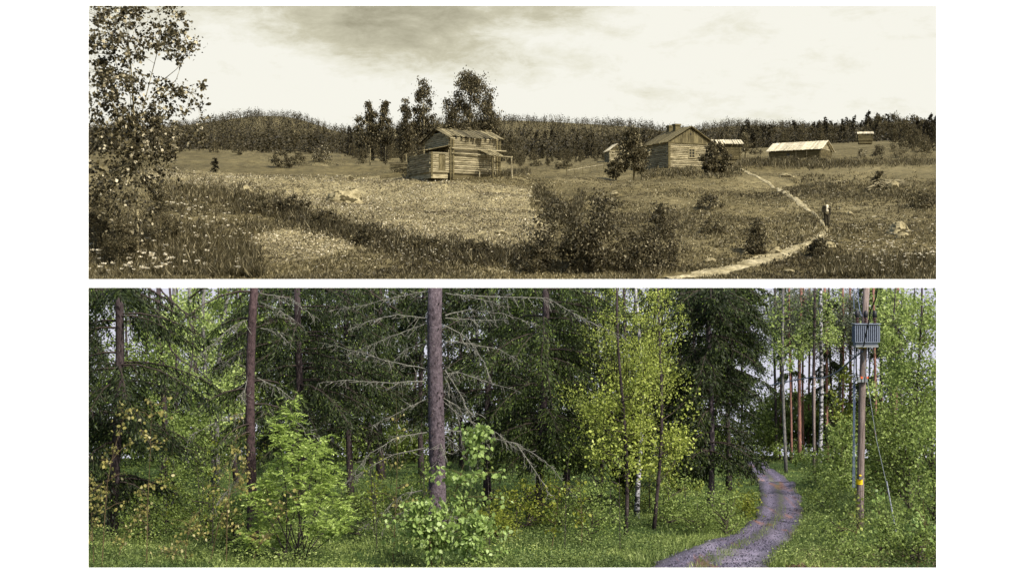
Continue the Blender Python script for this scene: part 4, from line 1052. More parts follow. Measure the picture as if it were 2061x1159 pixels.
# left spruce
base=onL(503,1115)
t,_=spruceL('spruce_tree','slimmer reddish brown spruce trunk behind the rowan, left of centre',base,LP(514,578,base[1]),.094,15,1.7,2.0,10,20,M['bark2'],M['needle'],2)
for pxy in [[(506,690),(480,710),(440,740)],[(505,640),(470,655),(430,690),(395,720)],[(524,610),(560,622),(600,650)],[(524,660),(555,662),(590,700)],[(500,830),(470,835),(420,855),(380,880)],[(500,860),(470,880),(430,900)],
            [(518,760),(550,775),(600,810)],[(515,820),(550,825),(600,850),(650,890)],[(498,900),(460,930),(430,960)],[(497,945),(455,990),(430,1020)],[(502,720),(495,780),(485,800)],[(523,590),(580,600),(640,640)]]:
    mb=MB(); deadbranch(mb,pxy,base[1],.010,r,dens=1.2); mb.build('dead_branch',M['lichen'],t,off=base)
# curtains of spruce
SP=[(232,1092,236,.10,2.2,.9,46,60,'needle_dark','dense dark spruce with hanging boughs at the far left',5),
    (150,1060,150,.10,3.4,.6,50,70,'needle_dark','spruce half cut off by the left edge of the lower view',6),
    (600,1040,604,.10,3.0,1.9,64,60,'needle_dark','shaggy spruce filling the gap right of the slimmer trunk',7),
    (700,1015,702,.09,2.7,1.6,60,60,'needle_dark','shaggy spruce left of the thick trunk',8),
    (765,962,765,.14,3.0,3.0,46,50,'needle','distant spruce with a dark trunk left of the thick trunk',9),
    (985,1018,985,.10,3.2,1.3,78,60,'needle_dark','dark shaggy spruce just right of the thick trunk',10),
    (1090,1040,1095,.10,2.8,1.4,70,60,'needle','spruce with yellow green new shoots right of centre',11),
    (1140,1000,1150,.10,3.3,2.2,60,60,'needle_dark','dark drooping spruce left of the bright spring tree',12),
    (1427,1035,1429,.075,2.0,1.2,90,64,'needle_dark','tall spruce with violet grey trunk beside the road bend',13),
    (1462,985,1466,.08,1.8,3.2,80,60,'needle','spruce overhanging the road bend',14),
    (1370,985,1372,.08,2.6,1.2,60,50,'needle_dark','dark spruce between bright spring tree and violet grey trunk',15),
    (850,960,850,.1,3.4,2.4,60,50,'needle_dark','distant spruce behind the thick trunk',16),
    (560,950,560,.1,3.4,2.6,60,50,'needle','distant spruce behind the rowan',17),
    (1770,930,1770,.08,1.8,.8,50,34,'needle_dark','young dark spruce behind the utility pole',18),
    (1590,930,1590,.05,.8,.6,16,24,'needle','small spruce among the pine trunks',19),
    (1672,930,1672,.06,1.0,1.0,22,28,'needle_dark','narrow spruce behind the white birch trunk',20),
    (1060,950,1060,.1,3.4,2.4,60,50,'needle_dark','spruce far behind, right of the middle',21)]
for (bx,by,tx,tr,R,hl,nb,tw,nm,lab,sd) in SP:
    b=onL(bx,by); spruceL('spruce_tree',lab,b,LP(tx,578,b[1]),tr,15,R,hl,nb,tw,M['bark_dark'] if bx not in(1427,) else M['bark'],M[nm],sd,'shaggy spruces of the forest',tips=900 if sd in (7,11,13,14) else 200,seglen=.085*max(1,b[1]/38))
def trunkL(name,label,base,top,r0,bark,cat='tree',group=None,parts=None,wig=.015,seed=0,r1=.75):
    t=thing(name,label,cat,base,0,group); topz=ZC*base[1]; hv=topz-base[2]; tx=top[0]-base[0]
    mb=MB(); pts=[(tx*f+math.sin(f*5+seed)*wig*hv,math.cos(f*4+seed)*wig*hv*.5,f*hv-(.1 if f==0 else 0)) for f in np.linspace(0,1,9)]
    mb.tube(pts,[r0*(1.2 if f==0 else 1-(1-r1)*f) for f in np.linspace(0,1,9)],10); mb.build('trunk',bark,t,True)
    return t,pts
def leafcloud(t,base,boxes,n,ls,mat,r,name='crown',aspect=.75,limbs=True,K=None,D=None,dd=1.2,sig=.16,pts=None,bark='twig',droop=.4):
    """leaf clusters round picture ellipses (px,py,rx,ry) at distance D"""
    D=D or base[1]; K=K or max(8,n//70); cs=[]; w=np.array([b[2]*b[3] for b in boxes],float); w/=w.sum()
    for k in r.choice(len(boxes),K,p=w):
        bx=boxes[k]; a=r.uniform(0,2*PI); q=math.sqrt(r.random()); cs.append(LP(bx[0]+math.cos(a)*q*bx[2],bx[1]+math.sin(a)*q*bx[3],D+r.normal(0,dd*.5)))
    cs=np.array(cs); mb=MB(); topz=ZC*D
    if limbs and pts is not None:
        for c in cs:
            l=c-np.array(base); h=max(.1,l[2]-.5*math.hypot(l[0]-pts[4][0],l[1])); 
            z=[p[2] for p in pts]; h=min(h,z[-1]*.98); bp=(np.interp(h,z,[p[0] for p in pts]),np.interp(h,z,[p[1] for p in pts]),h)
            if l[2]+base[2]<topz: 
                mid=tuple((bp[i]+l[i])/2+r.normal(0,.05) for i in range(3)); 
                if mid[2]+base[2]<topz: mb.tube([bp,mid,tuple(l)],[.014,.009,.004],4,False)
    idx=r.integers(0,len(cs),n); P=cs[idx]+r.normal(0,1,(n,3))*sig*r.uniform(.5,1.4,(len(cs),1))[idx]
    d=r.normal(0,1,(n,3)); d[:,2]-=droop; L=ls*r.uniform(.6,1.3,n)
    V,Fq=leaves(P,d,L,L*aspect,r,.15); V,Fq=clip_leaves(V,Fq)
    gz=zl(V[:,0],V[:,1]).reshape(-1,4); ok=(V[:,2].reshape(-1,4)>gz-.02).all(axis=1); V=V.reshape(-1,4,3)[ok].reshape(-1,3); Fq=np.arange(len(V)).reshape(-1,4)
    link_mesh(name,V,Fq,mat,t,off=base)
    if limbs: mb.build('limbs',M[bark],t,off=None)
r=np.random.default_rng(71)
# left interior trees
TL=[((325,1010),326,.085,'bark_dark',[(300,700,60,110),(330,900,50,90)],2600,'leaf_mid','dark lichen spotted trunk at the left with fresh leaves round it'),
    ((425,985),412,.075,'bark_grey',[(400,650,70,70),(440,800,60,90)],3600,'leaf_pale','grey stem of a forked tree, the left fork'),
    ((432,985),455,.085,'bark_grey',[(460,650,50,70),(400,900,70,60)],3000,'leaf_mid','grey stem of a forked tree, the right fork leaning right'),
    ((475,975),478,.09,'bark_dark',[(480,620,40,50),(460,800,40,90)],1800,'leaf_mid','dark straight trunk just left of the reddish spruce'),
    ((383,960),378,.08,'bark_grey',[(370,700,60,120)],2200,'leaf_pale','thin grey trunk in the leafy gap at the left'),
    ((355,985),345,.05,'bark_dark',[(350,820,50,100)],1800,'leaf_mid','thin dark stem in the leafy gap at the left'),
    ((1210,1000),1200,.06,'bark_dark',[(1190,880,60,70),(1130,760,40,60)],2600,'leaf_deep','thin dark stem left of the white birch trunk')]
for i,(bp,tx,tr,bk_,bx,n,lm,lab) in enumerate(TL):
    b=onL(*bp); t,pts=trunkL('leafy_tree',lab,b,LP(tx,578,b[1]),tr,M[bk_],seed=i); leafcloud(t,b,bx,int(n*1.4),.085*b[1]/40,M[lm],r,pts=pts,dd=2.5)
# crooked bare branch at left
b=onL(300,1030); t=thing('leaning_snag','crooked bare dark branch sweeping down through the leafy gap at the left','dead tree',b)
for pxy in [[(322,582),(345,605),(372,630),(388,660),(388,700),(383,745),(372,790),(368,830)],[(335,680),(345,705),(365,725),(400,745),(430,775),(445,800)],[(372,630),(400,640),(430,645)],[(225,582),(290,615),(330,650),(340,690)],[(240,590),(285,640),(330,665)]]:
    mb=MB(); deadbranch(mb,pxy,33,.022,r,dens=.8); mb.build('branch',M['bark_dark'],t,off=b)
# bright spring tree in the middle
b=onL(1262,1005); t,pts=trunkL('spring_tree','bright yellow green tree in new leaf, right of the middle','x',.06,M['bark_dark']) if False else trunkL('spring_tree','large yellow green tree in new leaf right of the middle',b,LP(1262,578,b[1]),.06,M['bark_dark'])
leafcloud(t,b,[(1275,605,85,40),(1330,640,50,50),(1240,700,80,70),(1310,690,60,60),(1195,790,60,60),(1335,745,55,50),(1250,840,80,60),(1185,880,50,40),(1290,770,60,50)],15500,.046,M['leaf_bright'],r,pts=pts,D=31.5,dd=3.5,sig=.11,K=250,aspect=.6,droop=1.0)
for (px0,py0,tx,tr,lab,bk_,bx,n,lm) in [(1257,1077,1248,.042,'dark slim stem nearest the road on its left side','bark_dark',[(1240,900,60,60),(1250,820,70,60)],2400,'leaf_bright'),
      (1319,1068,1332,.042,'dark slim stem forking above the verge, right of the white birch trunk','bark_dark',[(1340,850,50,60),(1330,920,60,50)],1500,'leaf_bright'),
      (1287,1045,1284,.062,'white birch trunk between two dark slim stems','bark_birch',[(1290,780,50,60)],1300,'leaf_bright')]:
    b=onL(px0,py0); t,pts=trunkL('birch_tree' if 'white' in lab else 'cherry_tree',lab,b,LP(tx,578,b[1]),tr,M[bk_],seed=px0,r1=.5); leafcloud(t,b,bx,n,.07,M[lm],r,pts=pts,dd=1.2)
# pines
PN=[(1569,925,1571,.045),(1592,935,1589,.045),(1608,932,1612,.085),(1617,928,1616,.055),(1629,925,1628,.055),(1695,930,1697,.05),(1709,928,1712,.075),(1716,920,1719,.05),(1776,925,1775,.045),(1803,930,1806,.085),(1824,920,1826,.04),(1742,915,1742,.05)]
PL=['thinnest orange pine trunk beside the spruce','second orange pine trunk from the road','thickest orange pine trunk of the group by the road','pine trunk pressed against the thickest one','pine trunk left of the thin wooden pole','thin pine trunk left of the utility pole','stout orange pine trunk just left of the utility pole','pine trunk partly behind the utility pole','thin pine trunk right of the transformer','stout orange pine trunk among the leafy trees at the right','rightmost thin pine trunk','pine trunk hidden behind the transformer']
for i,((bx,by,tx,tr),lab) in enumerate(zip(PN,PL)):
    b=onL(bx,by); t,pts=trunkL('pine_tree',lab,b,LP(tx,578,b[1]),tr*1.15,M['bark_pine'],group='pines by the forest road',wig=.004,seed=i,r1=.7)
    leafcloud(t,b,[(tx+r.uniform(-12,12),610+r.uniform(0,30),44,36),(tx+r.uniform(-14,10),670,36,32)],3400 if tx<1760 else 1000,.17,M['needle_pine'],r,pts=pts,aspect=.28,sig=.3,dd=2,name='foliage',bark='bark_pine')
b=onL(1650,935); t,pts=trunkL('birch_tree','speckled white birch trunk standing beside the thin wooden pole',b,LP(1654,578,b[1]),.10,M['bark_birch'],wig=.006); leafcloud(t,b,[(1655,640,40,60),(1620,690,30,40)],2600,.10,M['leaf_pale'],r,pts=pts,dd=2)
# leafy trees on the right and back
BG=[(1600,924,[(1590,840,60,50)],3400,'leaf_mid','low leafy tree beyond the road bend'),(1690,928,[(1690,790,50,60),(1690,860,40,40)],3200,'leaf_bright','yellow green young tree left of the utility pole'),
    (1800,950,[(1800,650,60,70),(1790,760,50,40)],3400,'leaf_pale','pale leafy tree behind the transformer, right'),(1850,1010,[(1860,640,50,60),(1850,760,60,70)],5200,'leaf_mid','tall leafy tree at the right edge'),
    (1830,1035,[(1840,850,70,70),(1800,930,60,60)],6200,'leaf_deep','dense leafy tree in the right corner thicket'),(1880,1060,[(1880,900,50,90),(1870,1010,50,50)],4200,'leaf_mid','leafy bush cut by the right edge'),
    (1780,1010,[(1790,880,40,70),(1770,960,40,50)],3800,'leaf_deep','leafy bush just right of the utility pole'),(1700,985,[(1690,900,40,60),(1695,960,40,40)],3600,'leaf_mid','leafy bush just left of the utility pole'),
    (1840,935,[(1850,600,50,50),(1800,620,50,50)],2200,'leaf_pale','high leafy crown in the upper right corner'),
    (1540,923,[(1560,860,40,40)],1800,'leaf_mid','bush far down the road'),(1650,925,[(1655,870,50,40)],2200,'leaf_mid','bush round the foot of the white birch')]
for i,(bx,by,bxs,n,lm,lab) in enumerate(BG):
    b=onL(bx,by); t,pts=trunkL('leafy_tree',lab,b,LP(bx,578,b[1]) if bxs[0][1]<700 else (b[0],b[1]),.035,M['bark_dark'],seed=i) if bxs[0][1]<700 else (thing('leafy_bush',lab,'bush',b),[(0,0,f*1.2) for f in np.linspace(0,1,9)])
    leafcloud(t,b,bxs,n,.075*max(1,b[1]/36),M[lm],r,pts=pts,dd=2.2,sig=.2)
rb=np.random.default_rng(91)
FB=[(200,935,'d'),(262,928,'m'),(300,940,'d'),(345,926,'m'),(395,930,'p'),(440,924,'m'),(480,932,'m'),(530,926,'d'),(585,930,'d'),(635,924,'d'),(680,932,'m'),(735,924,'p'),(790,934,'m'),(830,926,'d'),(905,930,'d'),(950,924,'m'),(1010,932,'d'),(1055,926,'d'),(1115,930,'d'),(1165,926,'m'),(1220,932,'m'),(1275,926,'d'),(1330,930,'m'),(1385,926,'d'),(1440,930,'d'),(1488,924,'d'),(1545,922,'m'),(1560,921,'m'),(1625,922,'m'),(1665,924,'m'),(1725,926,'m'),(1765,924,'m'),(1820,926,'m'),(1865,930,'d')]
for i,(bx,by,kd) in enumerate(FB):
    b=onL(bx,by); y0=780 if bx>1530 else 600; lm={'d':'herbdark','m':'leaf_deep','p':'leaf_pale'}[kd]
    t,pts=trunkL('background_tree','indistinct tree filling the far depth of the forest',b,LP(bx+rb.uniform(-6,6),578,b[1]) if bx<1530 else (b[0],b[1]),.07,M['bark_dark'],group='trees in the far depth of the forest',seed=i)  if bx<1530 else (thing('background_bush','indistinct bush at the far end of the road clearing','bush',b,0,'bushes at the far end of the clearing'),[(0,0,f*1.5) for f in np.linspace(0,1,9)])
    bxs=[(bx,y0+60,40,60),(bx,y0+160,44,60),(bx,860,48,60)] if bx<1530 else [(bx,850,40,55)]
    leafcloud(t,b,bxs,3600 if bx<1530 else 2600,.14,M[lm],rb,pts=pts,dd=2,sig=.32,K=46)
rc=np.random.default_rng(97)
for i in range(52):
    bx=190+i*26.5+rc.uniform(-9,9)
    if bx>1555: continue
    b=onL(bx,rc.uniform(922,940)); t=thing('thicket_bush','low bush in the dim thicket at the back of the forest','bush',b,0,'bushes of the thicket at the back')
    leafcloud(t,b,[(bx,rc.uniform(885,905),22,32)],900,.12,M[['herbdark','leaf_deep','herbdark'][i%3]],rc,pts=[(0,0,f*1.4) for f in np.linspace(0,1,9)],dd=1.5,sig=.28,K=14,name='foliage')
for i,bx in enumerate([345,398,450,540,590,640,668,715,742,812,836,930,960,1010,1050,1120,1175,1225,1350,1395,1560,1580,1640,1668,1685,1760,1790,1815]):
    by=rc.uniform(926,955); b=onL(bx,by); w_='grey' if i%3==0 else 'dark'
    t,pts=trunkL('slim_tree','slim '+w_+' trunk standing deep in the forest',b,LP(bx+rc.uniform(-10,10),578,b[1]),rc.uniform(.06,.11),M['bark_grey'] if i%3==0 else (M['bark_pine'] if bx>1550 and i%2 else M['bark_dark']),group='slim '+w_+' trunks deep in the forest',seed=i,wig=.006)
    leafcloud(t,b,[(bx,rc.uniform(590,640),30,30),(bx,rc.uniform(650,760),26,40)],700,.11,M[['leaf_mid','needle','leaf_pale'][i%3]],rc,pts=pts,dd=2,sig=.22,K=12)
# undergrowth shrubs
US=[(350,1010,70,60,'leaf_deep'),(420,1030,60,60,'leaf_deep'),(300,1050,50,50,'leaf_deep'),(470,1060,40,50,'herbdark'),(560,1010,60,50,'herbdark'),(720,1040,50,50,'leaf_deep'),(800,1000,50,50,'herbdark'),(1000,1060,50,40,'leaf_olive'),(1060,1010,60,60,'leaf_olive'),
    (1130,1030,50,40,'leaf_deep'),(1190,1030,50,60,'leaf_mid'),(1350,1010,60,50,'leaf_mid'),(1400,1030,50,40,'leaf_mid'),(1460,1025,40,50,'leaf_mid'),(1500,1010,28,40,'leaf_olive'),(1370,940,60,50,'leaf_bright'),(1640,960,20,20,'leaf_mid'),(1660,1000,30,30,'leaf_mid'),
    (1690,1060,40,30,'leaf_mid'),(1780,1070,50,40,'leaf_mid'),(1850,1100,50,40,'leaf_deep'),(1710,1110,60,25,'leaf_mid'),(1620,925,30,20,'leaf_mid'),(380,900,60,60,'leaf_mid'),(430,900,40,60,'leaf_mid'),(250,1000,60,60,'herbdark'),(640,950,50,50,'herbdark'),(920,1040,40,40,'herbdark'),(1580,905,30,15,'leaf_mid'),(1280,980,50,40,'leaf_bright')]
where=['under the forked grey tree','left of the reddish spruce trunk','beneath the far left spruce','behind the yellow saplings','behind the rowan','left of the thick trunk','behind the dead boughs','right of the birch sapling','with yellow leaves right of the thick trunk','at the back edge of the clearing','left of the dark slim stem','behind the right slim stem','under the violet grey spruce','close to the left bank of the road','olive brown one on the inner bank of the road','high against the dark spruce','at the outer edge of the far road','below the thin wooden pole','at the foot of the utility pole on the left','right of the utility pole foot','in the lower right corner','at the verge below the utility pole','far along the right verge','mid height in the leafy gap','tall in the leafy gap','at the lower left','behind the rowan tip','at the foot of the thick trunk','where the road disappears','round the white birch trunk']
for i,((cx_,cy_,rx,ry,lm),wh) in enumerate(zip(US,where)):
    by=min(1135,cy_+ry); by=max(by,930); b=onL(cx_,by); t=thing('shrub','leafy shrub '+wh,'shrub',b,0,'shrubs of the forest edge')
    leafcloud(t,b,[(cx_,cy_,rx,ry)],int(1500*(rx*ry/2500)**.6),.055*max(.9,b[1]/32),M[lm],r,pts=[(0,0,f*1.0) for f in np.linspace(0,1,9)],dd=1.0,sig=.13,name='foliage')
# rowan in front
def fronds(P,d,L,r,npair=6,lw=.3):
    n=len(P); d=unit(d); s=unit(np.cross(d,np.array([0,0,1.0])+r.normal(0,.35,(n,3)))); out=[]
    Vs=[]
    for k in range(npair):
        f=.25+.7*k/(npair-1)
        for sg in (1,-1):
            c=P+d*(L*f)[:,None]; c[:,2]-=f*f*L*.35
            dd=s*sg+d*.55; dd[:,2]-=.25; V,_=leaves(c,dd+r.normal(0,.08,(n,3)),L*.36*(1-.25*abs(f-.5)),L*.36*lw,r); Vs.append(V)
    c=P+d*L[:,None]; c[:,2]-=L*.35; V,_=leaves(c,d,L*.3,L*.1,r); Vs.append(V)
    V=np.concatenate(Vs); return V,np.arange(len(V)).reshape(-1,4)
b=onL(600,1128); D=b[1]; t=thing('rowan_sapling','bright green rowan with feathery leaves in front of the slimmer spruce trunk','shrub',b)
st=MB(); heads=[]
for (tx,ty) in [(585,805),(560,850),(600,870),(620,890),(640,880),(665,940),(690,1000),(650,960),(600,930),(560,920),(530,960),(510,990),(690,1050),(520,1040),(620,1000),(575,1000),(645,1050),(500,1070),(560,1070)]:
    e=LP(tx,ty+10,D+r.normal(0,.35)); m1=tuple((b[i]*.45+e[i]*.55)+r.normal(0,.03) for i in range(3)); st.tube([(b[0]+r.normal(0,.12),b[1]+r.normal(0,.1),b[2]-.05),m1,e],[.012,.009,.004],5)
    for _ in range(44):
        f=1-abs(r.normal(0,.22)); heads.append([m1[i]*(1-f)+e[i]*f+r.normal(0,.085) for i in range(3)])
st.build('stems',M['bark_dark'],t,off=b); Pn=np.array(heads); dd=r.normal(0,1,(len(Pn),3)); dd[:,2]=r.uniform(-.2,.9,len(Pn))
V,Fq=fronds(Pn,dd,r.uniform(.16,.27,len(Pn)),r); link_mesh('leaves',V,Fq,M['leaf_rowan'],t,off=b)
# saplings
def sapling(name,label,stem,D,ls,n,mat,seed,tw=.35,ntw=16,bark='stem_red',r0=.012,droop=1.2,sidebias=0,extra=()):
    r=np.random.default_rng(seed); arr=np.array([LP(a,c,D) for a,c in stem]); b=arr[0].copy(); b[2]=float(zl(b[0],b[1])); b=tuple(b)
    t=thing(name,label,'sapling',b); s=np.linspace(0,len(arr)-1,10); pp=np.stack([np.interp(s,np.arange(len(arr)),arr[:,i]) for i in range(3)],1); pp[0]=b
    mb=MB(); mb.tube([tuple(p) for p in pp],[r0*(1-.8*i/9) for i in range(10)],6); P=[]
    tws=[]
    for k in range(ntw):
        f=r.uniform(2.0,9.0) if ntw>0 else 9; i=int(min(8,f)); p=pp[i]*(1-f+i)+pp[i+1]*(f-i); a=r.uniform(0,2*PI); l=tw*r.uniform(.4,1.2)*(1.15-f/14)
        tws.append((p,p+np.array([math.cos(a)*l,math.sin(a)*l*.7,l*r.uniform(.1,.8)])))
    for e in extra: tws.append((np.array(LP(*e[0],D)),np.array(LP(*e[1],D+r.normal(0,.15)))))
    for p,e in tws:
        mid=(p+e)/2+np.array([0,0,.03]); mb.tube([tuple(p),tuple(mid),tuple(e)],[.005,.004,.002],4,False); P.append((p,mid,e))
    mb.build('stem',M[bark],t,off=b)
    n_=n; k=r.integers(0,len(P),n_); f=r.uniform(.25,1.05,n_)
    Q=np.array([P[i][0]*(1-q)+P[i][2]*q for i,q in zip(k,f)])+r.normal(0,.03+ls*.3,(n_,3))
    d=r.normal(0,1,(n_,3)); d[:,2]-=droop; L=ls*r.uniform(.7,1.25,n_); 
    # six sided rounder leaves
    d=unit(d); sv=unit(np.cross(d,r.normal(size=(n_,3)))); W=L*.8; L_=L[:,None]; W_=W[:,None]; up=np.cross(sv,d)*W_*.12
    V=np.stack([Q,Q+d*L_*.2+sv*W_*.4+up,Q+d*L_*.6+sv*W_*.42+up,Q+d*L_,Q+d*L_*.6-sv*W_*.42+up,Q+d*L_*.2-sv*W_*.4+up],1)
    ok=V[:,:,2].max(1)<ZC*D; V=V[ok].reshape(-1,3); link_mesh('leaves',V,np.arange(len(V)).reshape(-1,6),M[mat],t,off=b)
sapling('birch_sapling','light green birch sapling with round leaves in front of the thick trunk',[(885,1140),(900,1050),(925,960),(945,900),(975,858)],23.6,.085,560,'leaf_birch',1,.5,20,extra=[((930,960),(870,955)),((930,960),(1010,950)),((915,1000),(1025,1005)),((940,960),(885,940))])
sapling('birch_sapling','broad low birch sapling over the foot of the thick trunk',[(870,1150),(865,1080),(850,1020)],23.4,.085,1100,'leaf_birch',2,.55,26,extra=[((865,1060),(775,1040)),((865,1080),(800,1060)),((860,1050),(930,1025)),((870,1090),(780,1100)),((865,1040),(900,1025))])
sapling('birch_sapling','lowest birch sapling at the bottom edge, right of the broad one',[(950,1150),(960,1090),(970,1050)],23.3,.085,900,'leaf_birch',3,.5,22,extra=[((960,1080),(1020,1070)),((955,1100),(1020,1115)),((960,1090),(900,1080)),((962,1060),(990,1045))])
YS=[([(205,1150),(210,1050),(218,950),(245,850),(255,830)],160,'tallest yellow leaved sapling at the far left'),([(295,1150),(297,1020),(302,920),(305,815)],130,'straight thin sapling with small yellow leaves at the left'),
    ([(190,1150),(185,1060),(180,960)],120,'yellow leaved sapling touching the left edge'),([(455,1150),(457,1050),(462,960),(485,820)],130,'slim yellow sapling left of the rowan'),
    ([(372,1150),(375,1090),(385,1040)],60,'short sapling with few yellow leaves between the taller ones'),([(420,1150),(440,1050),(470,980),(500,930)],120,'leaning yellow sapling crossing the reddish spruce trunk'),
    ([(500,1150),(520,1100),(560,1040),(590,985)],60,'thin sapling leaning through the rowan'),([(790,1150),(795,1050),(800,930),(797,800)],50,'thin bare stemmed sapling left of the thick trunk'),
    ([(310,1150),(340,1120),(400,1080)],50,'low arching sapling at the bottom left'),([(230,1150),(250,1080),(300,1020)],90,'yellow sapling arching right, lower left')]
for i,(s_,n,lab) in enumerate(YS): sapling('hazel_sapling',lab,s_,22.9+.15*i,.06,n,'leaf_yellow',30+i,.42,14,r0=.009)
rs=np.random.default_rng(17)
for i in range(52):
    u_=rs.uniform(330,1490); by=rs.uniform(1000,1120); 
    if u_>1250: by=rs.uniform(1000,1050)
    D=H0*F/(by-CY-HS*F); hpx=rs.uniform(90,230)*30/D; lean=rs.normal(0,12)
    o_n=rs.integers(3); sapling('woodland_shoot','thin upright shoot with small leaves in the undergrowth',[(u_,by+8),(u_+lean*.3,by-hpx*.5),(u_+lean,by-hpx)],D,.05,int(rs.uniform(60,150)),['leaf_mid','leaf_olive','leaf_deep'][o_n],300+i,.28,12,r0=.009,bark='bark_dark')
for o in C.objects:
    if o.name.startswith('woodland_shoot'): o['group']='upright shoots in the undergrowth'
OS=[([(1170,1100),(1172,1040),(1165,960)],80,'leaf_olive','olive leaved sapling in the clearing'),([(1110,1110),(1120,1040),(1125,980)],90,'leaf_olive','thin sapling with small dark yellow leaves left in the clearing'),
    ([(1860,1150),(1862,1080),(1858,1000)],160,'leaf_birch','sapling with large pale leaves in the lower right'),([(1775,1110),(1772,1060),(1768,990)],120,'leaf_birch','pale leaved sapling beside the guy wire'),([(1718,1100),(1728,1050),(1720,990)],36,'leaf_bright','small sapling with yellow green leaves in front of the utility pole')]
for i,(s_,n,lm,lab) in enumerate(OS):
    D=H0*F/(min(s_[0][1],1140)-CY-HS*F); sapling('young_sapling',lab,s_,D,.07,n,lm,50+i,.4,14,r0=.009)

# ------------------------------------------------------------------ utility pole and transformer
b=onL(1731,1067); D=b[1]; sc=D/F
top=LP(1744,576,D); px2=lambda a,c,dy=0:(LP(a,c,D)[0]-b[0],dy,LP(a,c,D)[2]-b[2])
pole=thing('utility_pole','tall brown wooden utility pole with a yellow plate, beside the forest road','pole',b)
mb=MB(); mb.tube([px2(1731,1085),px2(1731.5,1000),px2(1735,800),px2(1740,650),px2(1744,577)],[.083,.08,.074,.07,.068],16); mb.build('shaft',M['pole'],pole,True)
mb=MB(); mb.tube([px2(1731,974),px2(1731,963)],.0845,16); mb.build('yellow_plate',M['yellow'],pole)
mb=MB(); mb.box(*(px2(1730,963,-.115)[0]-.03,-.115,px2(1730,963)[2]),*(px2(1730,963)[0]+.03,-.085,px2(1730,958)[2])); mb.build('tag_holder',M['steel'],pole)
mb=MB(); mb.lathe([(.001,.0),(.03,.01),(.03,.03),(.001,.04)],(px2(1729,957)[0],-.1,px2(1729,957)[2]),10); mb.build('orange_knob',M['yellow'],pole)
mb=MB(); mb.tube([px2(1716,980,-.03),px2(1717,860,-.03),px2(1718,750,-.03),px2(1719,700,-.03)],.012,6); mb.tube([px2(1719,980,-.05),px2(1719,850,-.05),px2(1720,756,-.05)],.008,6); mb.build('conduit',M['cable'],pole)
for yy in (716,756):
    mb=MB(); mb.plank(px2(1708,yy,-.03),px2(1727,yy-1,-.09),(0,.03,0),(0,0,.02)); mb.build('bracket',M['steel'],pole)
mb=MB()
for dx in (0,7,14): mb.box(px2(1724+dx,768)[0],-.15,px2(0,768)[2],px2(1729+dx,768)[0],-.08,px2(0,758)[2])
mb.tube([px2(1722,764,-.1),px2(1742,764,-.1)],.012,6); mb.build('fuse_clamp',M['steel'],pole)
mb=MB(); 
for dx in (1,12): mb.box(px2(1728+dx,0)[0],-.16,px2(0,761)[2],px2(1732+dx,0)[0],-.10,px2(0,757)[2])
mb.build('orange_cap',M['orange'],pole)
mb=MB(); mb.tube([px2(1746,694,-.05),px2(1748,730,-.1),px2(1747,755,-.12),px2(1740,764,-.12)],.018,6); mb.tube([px2(1722,700,-.05),px2(1721,740,-.1),px2(1722,760,-.12),px2(1728,764,-.12)],.016,6); mb.build('lead',M['black'],pole,True)
mb=MB(); mb.tube([px2(1736,716,-.08),px2(1742,780,-.25),px2(1752,880,-.5),px2(1765,965,-.8),px2(1782,1090,-1.2)],.006,5); mb.build('guy_wire',M['steel'],pole)
mb=MB(); mb.tube([px2(1765,958,-.78),px2(1777,1062,-1.1)],.016,8); mb.build('guy_guard',M['steel'],pole)
mb=MB(); mb.plank(px2(1725,701,-.09),px2(1742,701,-.09),(0,.03,0),(0,0,.02)); mb.build('band',M['yellow'],pole)
# transformer
c=(LP(1736,693,D)[0],D-.27,LP(1736,693,D)[2]); tr_=thing('transformer','ribbed grey blue transformer with three black capped insulators, hung on the utility pole','transformer',c)
W=50*sc/2; Hh=43*sc
mb=MB(); mb.box(-W*.86,-.10,.0,W*.86,.16,Hh*.96); mb.build('tank',M['tank'],tr_)
mb=MB()
nf=13
for i in range(nf):
    x=-W*.95+2*W*.95*i/(nf-1); mb.box(x-.008,-.17,.06,x+.008,-.10,Hh*.9)
mb.box(-W*.97,-.165,Hh*.13,W*.97,-.15,Hh*.16)
for y_ in (-.06,.0,.06,.12):
    mb.box(-W*.98,y_-.008,.06,-W*.86,y_+.008,Hh*.9); mb.box(W*.86,y_-.008,.06,W*.98,y_+.008,Hh*.9)
mb.build('cooling_fins',M['tank'],tr_)
mb=MB(); mb.box(-W*1.03,-.185,Hh*.96,W*1.03,.18,Hh*1.0); mb.build('lid',M['tank'],tr_)
mb=MB(); mb.box(-W*.9,-.13,-.045,W*.9,.16,0); mb.build('base_frame',M['steel'],tr_)
for px_ in (1719,1736,1754):
    x=LP(px_,0,D)[0]-c[0]; mb=MB(); mb.lathe([(.025,Hh),(.05,Hh+.01),(.02,Hh+.03),(.022,Hh+.045),(.052,Hh+.055),(.02,Hh+.075),(.022,Hh+.09),(.05,Hh+.10),(.02,Hh+.13)],(x,0,0),14); ins=mb.build('insulator',M['porcelain'],tr_,True)
    mb=MB(); mb.lathe([(.03,Hh+.12),(.045,Hh+.13),(.05,Hh+.19),(.042,Hh+.25),(.015,Hh+.275)],(x,0,0),12); mb.build('cap',M['black'],ins,True)
